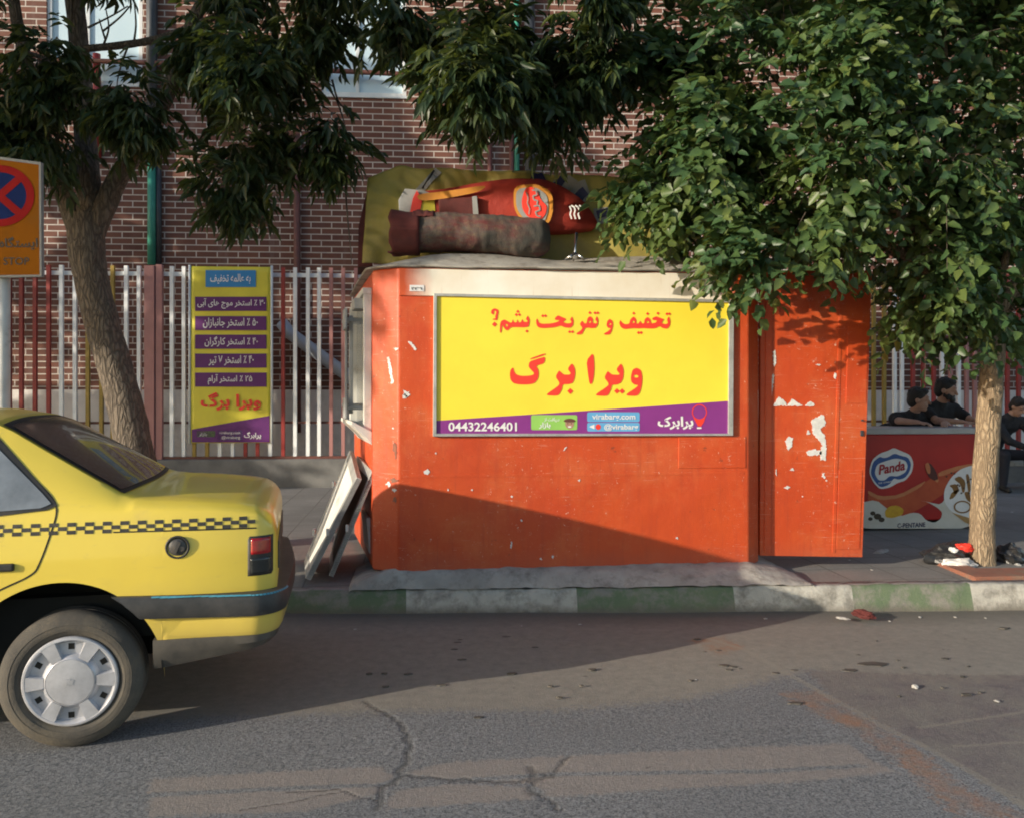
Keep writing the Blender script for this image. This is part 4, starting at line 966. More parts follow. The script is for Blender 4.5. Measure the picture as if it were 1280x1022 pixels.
    for i in range(n + 1):
        t = i / n; c = A + (B_ - A) * t + Vector((0, 0, .012 * math.sin(t * 5))); r = .158 - (.06 * (max(0, t - .9) / .1) ** 2)
        row = []
        for j in range(nn_):
            a = 2 * math.pi * j / nn_; lump = 1 + .10 * noise.noise((t * 5, math.cos(a) * 1.2, math.sin(a) * 1.2)) + .045 * noise.noise((t * 22, math.cos(a) * 3, math.sin(a) * 3)) + .02 * math.sin(a * 2 + t * 16)
            row.append(c + sidev * math.cos(a) * r * 1.12 * lump + Vector((0, 0, math.sin(a) * r * lump * (1.0 if math.sin(a) > 0 else .9))) + ax * .015 * noise.noise((a, t * 3, 0)) - o0)
        rows.append(row)
    b.add([p for r_ in rows for p in r_], [(i * nn_ + j, i * nn_ + (j + 1) % nn_, (i + 1) * nn_ + (j + 1) % nn_, (i + 1) * nn_ + j) for i in range(n) for j in range(nn_)] + [tuple(range(nn_))[::-1], tuple(range(n * nn_, n * nn_ + nn_))], 0, True)
    b.build('roll', M['carpet'], T)
    A2 = P(497, 292, 6.60)                   # loose turns at the left end, creased and flopping outwards
    q = Matrix.Translation(A2 - o0) @ ax.to_track_quat('Y', 'Z').to_matrix().to_4x4()
    for turn, (r0, y0, y1) in enumerate(((.152, -.05, .17), (.112, -.02, .17), (.072, -.035, .17))):
        b = MB()
        def lf(s_, t_):
            a = 2 * math.pi * s_ * 1.02; y = y0 + (y1 - y0) * t_ + .035 * (1 - t_) * noise.noise((math.cos(a) * 2, math.sin(a) * 2, turn * 3.))
            rr = r0 * (1 + (.16 * noise.noise((math.cos(a) * 1.6, math.sin(a) * 1.6, t_ * 2 + turn)) + .05 * math.sin(a * 5)) * (1 - .6 * t_)) + .012 * s_
            return q @ Vector((rr * math.cos(a), y, rr * math.sin(a) * .96))
        b.grid(lf, 48, 8); oo = b.build('loose_turn', M['tarpred'] if turn != 1 else M['carpet'], T, fixn=False); sd = oo.modifiers.new('t', 'SOLIDIFY'); sd.thickness = .014
    b = MB()                                 # a flap folded back over the top of the roll
    b.grid(lambda s_, t_: A + ax * (-.02 + .16 * s_) + sidev * (.17 * math.cos(2.4 - 1.5 * t_) * 1.08) + Vector((0, 0, .175 * math.sin(2.4 - 1.5 * t_))) + Vector((0, 0, .02 * noise.noise((s_ * 5, t_ * 4, 1)))) - o0, 14, 14)
    oo = b.build('flap', M['tarpred'], T, fixn=False); sd = oo.modifiers.new('t', 'SOLIDIFY'); sd.thickness = .010
    # small dark red display box and a crumpled carton behind the roll
    T = thing('display_box', 'small open dark red box behind the rolled carpet on the roof', 'box', tuple(P(575, 276, 6.75))); o0 = T.location
    b = MB(); q = [P(551, 278, 6.72), P(598, 278, 6.72), P(594, 246, 6.72), P(548, 249, 6.72)]; b.prism([p - o0 for p in q], (0, .14, .0)); b.build('box_body', M['tarpred'], T, bevel=.006)
    b = MB(); b.prism([p - o0 + Vector((0, -.004, 0)) for p in (P(592, 278, 6.72), P(599, 278, 6.72), P(596, 245, 6.72), P(590, 246, 6.72))], (0, .145, 0)); b.build('box_edge', M['dullwhite'], T, bevel=.003)
    T = thing('torn_carton', 'torn white carton with a red flap beside the small dark red box', 'carton', tuple(P(520, 278, 6.8))); o0 = T.location
    b = MB(); q = [P(500, 282, 6.8), P(546, 282, 6.8), P(544, 244, 6.8), P(530, 238, 6.8), P(506, 236, 6.8), P(498, 250, 6.8)]; b.prism([p - o0 for p in q], (.01, .15, 0)); b.build('carton_body', M['dullwhite'], T, bevel=.006)
    b = MB(); b.prism([p - o0 for p in (P(512, 268, 6.77), P(524, 268, 6.77), P(528, 250, 6.77), P(521, 238, 6.77), P(516, 248, 6.77))], (0, .02, 0)); b.build('flap', M['redprint'], T)
    b = MB(); b.prism([p - o0 for p in (P(524, 264, 6.785), P(544, 264, 6.785), P(543, 248, 6.785), P(530, 246, 6.785))], (0, .012, 0)); b.build('yellow_label', M['banneryellow'], T)
make_roof_things()

# ================================================================== TAXI
def ip(x, tab):
    return float(np.interp(x, [a for a, _ in tab], [b_ for _, b_ in tab]))
def make_taxi():
    CW = 1.70; RX = .295
    o = P(87, 497, 3.72); T = thing('taxi', 'yellow taxi saloon with a black chequer stripe, its tail beside the kiosk', 'car', (o.x, o.y, 0), R(7.5))
    AC, AR, AZ, FX = -.04, .412, .315, -2.69
    def ztop(x): return ip(x, [(-3.42, .70), (-3.38, .78), (-3.2, .86), (-2.3, 1.0), (-2.2, 1.03), (-1.5, 1.40), (-1.35, 1.445), (-.9, 1.478), (-.5, 1.465), (-.36, 1.44), (-.28, 1.40), (.18, 1.115), (.24, 1.095), (.32, 1.085), (.5, 1.075), (.7, 1.055), (.77, 1.04), (.815, 1.015), (.845, .98), (.86, .93)])
    def zbelt(x): return ip(x, [(-3.42, .60), (-3.2, .78), (-2.3, .935), (-1, 1.0), (0, 1.02), (.3, 1.02), (.6, 1.005), (.78, .98), (.845, .92), (.86, .86)])
    def inset(x, z):
        a = ip(z, [(.2, .11), (.32, .06), (.45, .02), (.55, .004), (.65, 0), (.82, .006), (.95, .022), (1.05, .05)])
        t = max(0, (x - .3) / .56); a += .055 * t ** 2.2 + (.06 * max(0, (x - .755) / .105) ** 2.5 if x > .755 else 0)
        f = max(0, (-2.5 - x) / .9); return a + .17 * f ** 2.2
    def edge(x):                          # roof edge / boot edge: (y, z)
        zb, zt = zbelt(x), ztop(x); g = max(0, zt - zb)
        return inset(x, zb) + .045 + .36 * g, zt - .022 - .012 * min(1, g / .3)
    def ysurf(x, z):
        zb = zbelt(x)
        if z <= zb: return inset(x, z)
        ye, ze = edge(x); s = min(1, (z - zb) / max(1e-3, ze - zb)); yb = inset(x, zb)
        return yb + (ye - yb) * (s ** 1.25)
    def zlow(x):
        for c in (AC, FX):
            if abs(x - c) < AR - 1e-6: return AZ + math.sqrt(AR * AR - (x - c) ** 2)
        if x > AC + AR: return .325 + .11 * min(1, max(0, (x - AC - AR) / .45))
        if x < FX - AR: return .40
        return .26
    xs = set()
    for c in (AC, FX):
        for k in range(41): xs.add(round(c - AR * math.cos(math.pi * k / 40), 5))
        xs.add(round(c - AR - .002, 5)); xs.add(round(c + AR + .002, 5))
    for a, b_, n in ((-3.42, FX - AR, 14), (FX + AR, AC - AR, 60), (AC + AR, .755, 16), (.755, .86, 8)):
        for k in range(n + 1): xs.add(round(a + (b_ - a) * k / n, 5))
    for x in (-.36, -.28, .18, .24): xs.add(x)
    xs = sorted(xs)
    n1, n2, n3 = 22, 8, 8; cols = []
    for x in xs:
        zl, zb, zt = zlow(x), zbelt(x), ztop(x); zl = min(zl, zb - .02); pts = []
        for i in range(n1 + 1): z = zl + (zb - zl) * i / n1; pts.append((inset(x, z), z))
        ye, ze = edge(x)
        for i in range(1, n2 + 1): z = zb + (ze - zb) * i / n2; pts.append((ysurf(x, z) if ze > zb + .05 else inset(x, zb) + (ye - inset(x, zb)) * (i / n2) ** 1.6, z))
        for i in range(1, n3 + 1):
            s = i / n3; pts.append((ye + (CW / 2 - ye) * s, ze + (zt - ze) * (1 - (1 - s) ** 2.6)))
        pts = pts + [(CW - y, z) for y, z in pts[-2::-1]]
        cols.append([Vector((x, y, z)) for y, z in pts])
    m = len(cols[0]); b = MB(); vs = [p for c in cols for p in c]
    fs = [(i * m + j, (i + 1) * m + j, (i + 1) * m + j + 1, i * m + j + 1) for i in range(len(cols) - 1) for j in range(m - 1)]
    fs += [tuple(range(m)), tuple(range((len(cols) - 1) * m, len(cols) * m))[::-1]]
    b.add(vs, fs, 0, True); body = b.build('body', M['taxi'], T, merge=1e-5)
    es = body.modifiers.new('es', 'EDGE_SPLIT'); es.split_angle = R(38); es.use_edge_sharp = False
    b = MB(); b.bb((-3.3, .22, .24), (.15, CW - .22, .62)); b.bb((.15, .22, .42), (.80, CW - .22, .62))
    for c in (AC, FX):
        for y0, y1 in ((.03, .30), (CW - .30, CW - .03)): b.lathe([(AR - .004, y0), (AR - .004, y1), (.05, y1)], 30, (c, 0, AZ), 'y', 0, True, 0, math.pi)
    b.build('underbody', M['seam'], T, fixn=False)
    S = lambda x, z, e=0: Vector((x, ysurf(x, z) - e, z))
    def side(mb, loop, e, m=0, far=False):
        xa, xb = min(p[0] for p in loop), max(p[0] for p in loop); nx_, nz_ = 44, 10; vs = []
        for i in range(nx_ + 1):
            x = xa + (xb - xa) * min(max(i / nx_, .001), .999); zs = []
            for (ax, az), (cx, cz) in zip(loop, loop[1:] + loop[:1]):
                if (ax > x) != (cx > x): zs.append(az + (cz - az) * (x - ax) / (cx - ax))
            zl, zh = min(zs), max(zs)
            for j in range(nz_ + 1):
                p = S(x, zl + (zh - zl) * j / nz_, e); vs.append(Vector((p.x, CW - p.y, p.z)) if far else p)
        mb.add(vs, [(i * (nz_ + 1) + j, (i + 1) * (nz_ + 1) + j, (i + 1) * (nz_ + 1) + j + 1, i * (nz_ + 1) + j + 1) for i in range(nx_) for j in range(nz_)], m, True)
    def dens(loop, k=5):
        out = []
        for i in range(len(loop)):
            a, c = loop[i], loop[(i + 1) % len(loop)]
            out += [(a[0] + (c[0] - a[0]) * j / k, a[1] + (c[1] - a[1]) * j / k) for j in range(k)]
        return out
    def grow(loop, d):
        cx = sum(p[0] for p in loop) / len(loop); cz = sum(p[1] for p in loop) / len(loop); out = []
        for x, z in loop: v = Vector((x - cx, z - cz)); l = v.length; out.append((cx + v.x * (1 + d / l), cz + v.y * (1 + d / l)))
        return out
    rear_w = dens([(-.085, 1.062), (-.12, 1.045), (-.30, 1.035), (-.98, 1.03), (-.98, 1.37), (-.46, 1.375), (-.36, 1.33), (-.12, 1.10)])
    front_w = dens([(-1.08, 1.03), (-1.98, .99), (-1.52, 1.31), (-1.40, 1.36), (-1.08, 1.375)])
    for far in (False, True):
        for lp in (rear_w, front_w):
            b = MB(); side(b, grow(lp, .026), .004, 0, far); w_ = b.build('side_window', M['black'], T, fixn=False)
            b = MB(); side(b, lp, .008, 0, far); b.build('pane', M['sideglass'], w_, fixn=False)
    # rear and front screens laid in the body's slope, with rubber seals
    def screen(x0, x1, mg, e, mat, name, parent):
        def f(s, t):
            x = x0 + (x1 - x0) * s; x -= (.045 * (1 - abs(2 * t - 1) ** 2) - .03) * (-1 if x1 > x0 else 0) * s
            ye, ze = edge(min(x, .235) if x0 > -1 else x); y0 = ye + mg; y = y0 + (CW - 2 * y0) * t; zt = ztop(x)
            q = 1 - abs(y - CW / 2) / (CW / 2 - ye); z = ze + (zt - ze) * (1 - (1 - min(1, q)) ** 2.6)
            n = Vector((.55, 0, .83)) if x0 > -1 else Vector((-.5, 0, .86)); return Vector((x, y, z)) + n * e
        b = MB(); b.grid(f, 24, 30); return b.build(name, mat, parent, fixn=False)
    r = screen(-.335, .222, .022, .004, M['black'], 'rear_window', T); screen(-.31, .20, .05, .008, M['carglass'], 'pane', r)
    r = screen(-1.52, -2.17, .03, .004, M['black'], 'windscreen', T); screen(-1.55, -2.14, .06, .008, M['carglass'], 'pane', r)
    # seams
    def ribbon(mb, pts, wd=.0035, e=.0018, far=False):
        pts = [S(x, z, e) for x, z in pts]
        for i in range(len(pts) - 1):
            a, c = pts[i], pts[i + 1]; d = Vector((c.x - a.x, 0, c.z - a.z)).normalized(); q = Vector((-d.z, 0, d.x)) * wd
            mb.add([a + q, c + q, c - q, a - q], [(0, 1, 2, 3)])
    def curve(pts, k=8):
        out = []
        for i in range(len(pts) - 1):
            p0, p1, p2, p3 = pts[max(i - 1, 0)], pts[i], pts[i + 1], pts[min(i + 2, len(pts) - 1)]
            for j in range(k):
                t = j / k; out.append(tuple(.5 * (2 * p1[a] + (p2[a] - p0[a]) * t + (2 * p0[a] - 5 * p1[a] + 4 * p2[a] - p3[a]) * t * t + (3 * p1[a] - p0[a] - 3 * p2[a] + p3[a]) * t ** 3) for a in (0, 1)))
        return out + [pts[-1]]
    for pts_, wd_ in (([(-.40, 1.41), (-.27, 1.275), (-.16, 1.16), (-.085, 1.085), (-.062, 1.03), (-.075, .95), (-.12, .81), (-.16, .76), (-.30, .69), (-.38, .60), (-.44, .42), (-.45, .28)], .0035), ([(-1.03, 1.40), (-1.03, 1.0), (-1.04, .6), (-1.05, .28)], .0035), ([(-2.02, .97), (-2.08, .8), (-2.1, .5), (-2.08, .28)], .0035), ([(.17, .933), (.5, .930), (.77, .925)], .003)):
        b = MB(); ribbon(b, curve(pts_), wd_); b.build('panel_gap', M['seam'], T, fixn=False)
    # chequer stripe
    b = MB(); cw, chh = .0355, .0165; x = .765; i = 0; zc = .955
    while x > -3.1:
        rows = (0,) if i % 2 == 0 else (-1, 1)
        for r_ in rows:
            z0, z1 = zc + r_ * chh - chh / 2, zc + r_ * chh + chh / 2
            b.add([S(x - cw, z0, .0022), S(x, z0, .0022), S(x, z1, .0022), S(x - cw, z1, .0022)], [(0, 1, 2, 3)])
        x -= cw; i += 1
    b.build('chequer_stripe', M['checker'], T, fixn=False)
    # bumper: sweeps round the tail
    def path():
        side_ = [(.06 + .034 * k, 0) for k in range(20)]
        corner = [(.75 + .135 * math.sin(R(a)), .17 - .17 * math.cos(R(a)) ) for a in range(0, 91, 6)]
        rear_ = [(.885 + .03 * math.sin(math.pi * k / 12), .17 + (CW - .34) * k / 12) for k in range(1, 12)]
        near = side_ + corner; return near + rear_ + [(x, CW - y) for x, y in near[::-1]]
    def sweep(prof, name, mat, smooth=True, x_start=None, inlay=0, clip=None):
        pts = path()
        if x_start is not None: pts = [p for p in pts if p[0] >= x_start - 1e-6]
        rows = []; n = len(pts)
        for i, (x, y) in enumerate(pts):
            a = pts[max(i - 1, 0)]; c = pts[min(i + 1, n - 1)]; d = Vector((c[0] - a[0], c[1] - a[1])).normalized(); nrm = Vector((d.y, -d.x))
            row = []
            for (off_, z) in prof:
                taper = 1
                zz = z
                if x_start is None and x < .7:      # cut off along the wheel arch
                    xa = AC + math.sqrt(max(.002, AR * AR - (z - AZ) ** 2)) + .003
                    row.append(Vector((max(x, xa), y + nrm.y * off_, zz - .014 - .034 * max(0, x - .1)))); continue
                if x_start is None: zz -= .014 + .034 * min(.65, x - .1)
                if inlay: off_ = off_ - inlay * (1 - min(1, max(0, (x - .36) / .35)))
                row.append(Vector((x + nrm.x * off_, y + nrm.y * off_, zz)))
            rows.append(row)
        k = len(prof); b = MB(); vs = [p for r in rows for p in r]
        fs = [(i * k + j, (i + 1) * k + j, (i + 1) * k + (j + 1) % k, i * k + (j + 1) % k) for i in range(n - 1) for j in range(k)]
        fs += [tuple(range(k)), tuple(range((n - 1) * k, n * k))[::-1]]
        b.add(vs, fs, 0, True); o_ = b.build(name, mat, T); es_ = o_.modifiers.new('es', 'EDGE_SPLIT'); es_.split_angle = R(28); return o_
    bp = sweep([(-.09, .58), (.018, .575), (.026, .595), (.026, .645), (.018, .672), (-.09, .685)], 'bumper', M['darkplastic'])
    b = MB(); pts = [p for p in path() if p[0] >= .30 and p[1] < .2][:-1]
    for i in range(len(pts) - 1):
        (x0, y0), (x1, y1) = pts[i], pts[i + 1]; d = Vector((x1 - x0, y1 - y0)).normalized(); nr = Vector((d.y, -d.x)) * .0275
        w__ = .002 + .004 * noise.noise((x0 * 9, y0 * 9, 0)); zs_ = .014 + .034 * min(.65, x0 - .1); za, zb2 = .670 - w__ - zs_, .674 - zs_
        b.add([(x0 + nr.x, y0 + nr.y, za), (x1 + nr.x, y1 + nr.y, za), (x1 + nr.x * .75, y1 + nr.y * .75, zb2), (x0 + nr.x * .75, y0 + nr.y * .75, zb2)], [(0, 1, 2, 3)])
    sc_ = b.build('paint_scuff', M['scuff'], T, fixn=False); sc_.parent = bp
    sweep([(-.10, .45), (-.012, .448), (.0, .47), (.004, .53), (.0, .59), (-.10, .59)], 'bumper_skin', M['taxi'], x_start=.36, inlay=.02)
    # slanting black valance under the bumper
    b = MB(); pts = [p for p in path() if p[0] >= .33]; n = len(pts); rows = []
    for i, (x, y) in enumerate(pts):
        a = pts[max(i - 1, 0)]; c = pts[min(i + 1, n - 1)]; d = Vector((c[0] - a[0], c[1] - a[1])).normalized(); nr = Vector((d.y, -d.x))
        t = min(1, max(0, (x - .355) / .5)); zl = .315 + .075 * t; zt_ = .449
        rows.append([Vector((x - nr.x * .015, y - nr.y * .015, zt_)), Vector((x - nr.x * .02, y - nr.y * .02, (zl + zt_) / 2)), Vector((x - nr.x * .05, y - nr.y * .05, zl)), Vector((x - nr.x * .12, y - nr.y * .12, zl + .02)), Vector((x - nr.x * .10, y - nr.y * .10, zt_))])
    k = 5; vs = [p for r in rows for p in r]; fs = [(i * k + j, (i + 1) * k + j, (i + 1) * k + (j + 1) % k, i * k + (j + 1) % k) for i in range(n - 1) for j in range(k)] + [tuple(range(k)), tuple(range((n - 1) * k, n * k))[::-1]]
    b.add(vs, fs, 0, True); o_ = b.build('valance', M['dustplastic'], T); es_ = o_.modifiers.new('es', 'EDGE_SPLIT'); es_.split_angle = R(28)
    # tail lights
    for far in (False, True):
        def lamp(x0, x1, z0, z1, e, mat, name, parent):
            b = MB()
            def f(s, t):
                x = x0 + (x1 - x0) * s; z = z0 + (z1 - z0) * t; y = inset(x, z) - e * (1 if .02 < s < .98 and .02 < t < .98 else -.3)
                return Vector((x, CW - y if far else y, z))
            b.grid(f, 12, 10, flip=far); return b.build(name, mat, parent)
        tl = lamp(.730, .845, .705, .893, .009, M['black'], 'tail_light', T)
        lamp(.741, .838, .802, .884, .013, M['taillight'], 'red_lens', tl); lamp(.741, .838, .716, .796, .013, M['carglass'], 'dark_lens', tl)
        tl['label'] = 'tail light with a red upper and a dark lower lens'
    b = MB()                              # boot lid back and lamp between
    b.bb((.859, .25, .70), (.867, CW - .25, .83)); b.build('boot_panel', M['dustplastic'], T, bevel=.003)
    # fuel cap in its round well
    fc = S(.435, .858); b = MB(); b.lathe([(.052, -.004), (.050, -.009), (.043, -.009), (.041, .004), (.0, .006)], 32, fc, 'y', 0); cap = b.build('fuel_cap', M['black'], T, fixn=False)
    b = MB(); b.lathe([(.040, -.002), (.034, -.008), (.0, -.009)], 28, fc, 'y', 0); b.box((fc.x, fc.y - .012, fc.z), (.012, .010, .055), ry=.4); b.lathe([(.012, -.012), (.0, -.013)], 14, fc + Vector((.018, 0, -.006)), 'y'); b.build('cap_grip', M['capgrey'], cap)
    # handles
    for hx in (-.30, -1.28):
        b = MB(); p = S(hx, .80); b.bb((hx - .09, p.y - .016, .785), (hx + .085, p.y + .01, .818)); b.build('door_handle', M['black'], T, bevel=.008)
    # front: lights, grille, bumper
    b = MB(); b.bb((-3.50, .1, .42), (-3.2, CW - .1, .60)); b.build('front_bumper', M['darkplastic'], T, bevel=.03)
    for y in (.30, CW - .30):
        b = MB(); b.bb((-3.435, y - .16, .63), (-3.36, y + .16, .76)); b.build('headlight', M['skyglass'], T, bevel=.015)
    b = MB(); b.bb((-3.43, .52, .64), (-3.40, CW - .52, .74)); b.build('grille', M['black'], T, bevel=.005)
    b = MB(); p = S(-1.92, 1.02); b.bb((-1.98, p.y - .16, 1.0), (-1.86, p.y - .01, 1.11)); b.build('mirror', M['black'], T, bevel=.02)
    # wheels
    def wheel(cx, cy, out):
        W_ = bpy.data.objects.new('wheel', None); link(W_, T); W_.location = (cx, cy, RX); W_.rotation_euler = (0, 0, 0 if out else math.pi)
        b = MB(); prof = [(.193, .012), (.205, -.002), (.225, -.010), (.252, -.006), (.270, .004), (.283, .012), (.291, .022), (.295, .040), (.2955, .05)]
        prof = prof + [(.2955, .072), (.290, .074), (.290, .082), (.2955, .084), (.2955, .106), (.290, .108), (.290, .116), (.2955, .118)] + [(.295, .145), (.285, .165), (.25, .182), (.19, .18)]
        b.lathe(prof, 96, (0, 0, 0), 'y')
        b.lathe([(.2165, -.0078), (.219, -.0100), (.2215, -.0098)], 96, (0, 0, 0), 'y'); b.lathe([(.244, -.0085), (.2465, -.0095), (.249, -.007)], 96, (0, 0, 0), 'y')
        b.build('tyre', M['tyre'], W_, fixn=False)
        b = MB(); b.lathe([(.194, .02), (.194, -.004), (.189, -.010), (.181, -.011), (.176, -.006), (.168, .014), (.118, .012), (.107, -.006), (.101, -.0115), (.0985, -.0135), (.0970, -.0105), (.0950, -.0135), (.05, -.0175), (.0, -.019)], 96, (0, 0, 0), 'y')
        for k in range(6):               # six raised blocks across the dished ring
            a = R(60 * k); ca, sa = math.cos(a), math.sin(a)
            def q(r, t, y): return (r * ca - t * sa, y, r * sa + t * ca)
            b.add([q(.104, -.021, -.0112), q(.104, .021, -.0112), q(.179, .031, -.0098), q(.179, -.031, -.0098), q(.102, -.026, .014), q(.102, .026, .014), q(.181, .038, .014), q(.181, -.038, .014)],
                  [(0, 1, 2, 3), (0, 4, 5, 1), (1, 5, 6, 2), (2, 6, 7, 3), (3, 7, 4, 0)])
        lion = [(-.020, -.012), (-.012, -.006), (-.016, .002), (-.010, .008), (-.012, .016), (-.004, .013), (.003, .017), (.004, .009), (.012, .012), (.020, .008), (.013, .004), (.018, -.003), (.011, -.004), (.017, -.012), (.007, -.008), (.002, -.013), (-.002, -.005), (-.009, -.012)]
        b.prism([(x, -.0185, z) for x, z in lion], (0, -.0016, 0))
        hub = b.build('hubcap', M['silver'], W_, fixn=True)
        es = hub.modifiers.new('es', 'EDGE_SPLIT'); es.split_angle = R(28)
        b = MB()
        for k in range(6):
            a = R(30 + 60 * k); ca, sa = math.cos(a), math.sin(a)
            def q(r, t, y): return (r * ca - t * sa, y, r * sa + t * ca)
            b.add([q(.136, -.0125, .0115), q(.136, .0125, .0115), q(.162, .0125, .0128), q(.162, -.0125, .0128)], [(0, 1, 2, 3)])
        v_ = b.build('vent_hole', M['seam'], W_, fixn=False); v_.parent = hub
        return W_
    wheel(AC + .04, .02, True); wheel(AC + .04, CW - .02, False); wheel(FX + .02, .02, True); wheel(FX + .02, CW - .02, False)
    b = MB(); b.tube([(.55, 1.3, .30), (.90, 1.3, .30)], .025, 12); b.build('exhaust', M['dustplastic'], T)
make_taxi()

# ================================================================== TAXI STOP SIGN
def make_sign():
    D = 5.6
    base = P(-2, 497, D); T = thing('taxi_stop_sign', 'amber taxi stop sign on a white round pole by the kerb', 'sign', (base.x, base.y, .19))
    off = Vector((base.x, base.y, .19)); A = R(-9)
    ux = Vector((math.cos(A), math.sin(A), 0)); n = Vector((math.sin(A), -math.cos(A), 0))
    b = MB(); b.tube([(0, .06, 0), (0, .06, 2.75)], .045, 20); b.build('pole', M['polewhite'], T)
    pl = lambda u, v, e=0.: RP(u, v, off + n * e, n) - off
    us = lambda lst, e: [pl(u, v, e) for u, v in lst]
    b = MB(); b.prism(us([(-56, 348), (52, 346), (51, 203), (-55, 189)], .0), -n * .02); b.build('plate', M['sign_amber'], T, bevel=.004)
    b = MB(); q = us([(-56, 348), (52, 346), (51, 203), (-55, 189)], .004); i_ = us([(-53, 345), (49.5, 343.5), (48.5, 206), (-52, 193)], .004)
    for k in range(4): b.prism([q[k], q[(k + 1) % 4], i_[(k + 1) % 4], i_[k]], -n * .03)
    b.build('edge_strip', M['dullwhite'], T)
    cu, cv = -1, 245
    circ = lambda r, rv, a0=0, a1=360, k=40: [(cu + r * math.cos(R(a0 + (a1 - a0) * i / k)), cv + rv * math.sin(R(a0 + (a1 - a0) * i / k))) for i in range(k + (a1 - a0 != 360))]
    b = MB(); b.flat([us(circ(44, 38.5), .002)]); b.build('blue_disc', M['sign_blue'], T)
    b = MB(); b.flat([us(circ(44, 38.5), .004), us(circ(34, 29.5), .004)])
    for s_ in (1, -1):
        c45 = .72; b.flat([us([(cu - 36 * c45 - 3.5, cv - s_ * (31 * c45) + s_ * 3.2), (cu - 36 * c45 + 3.5, cv - s_ * 31 * c45 - s_ * 3.2), (cu + 36 * c45 + 3.5, cv + s_ * 31 * c45 - s_ * 3.2), (cu + 36 * c45 - 3.5, cv + s_ * 31 * c45 + s_ * 3.2)], .0045 + .0004 * s_)])
    b.build('red_ring', M['sign_red'], T)
    b = MB()
    put_text(b, 'ایستگاه تاکسی', pl(-48, 313), pl(47.5, 313), pl(-48, 296.5), n * .003, .02, True); put_text(b, 'TAXI STOP', pl(-30, 331.5), pl(37, 331.5), pl(-30, 322), n * .003, .012)
    b.build('lettering', M['black'], T)
make_sign()

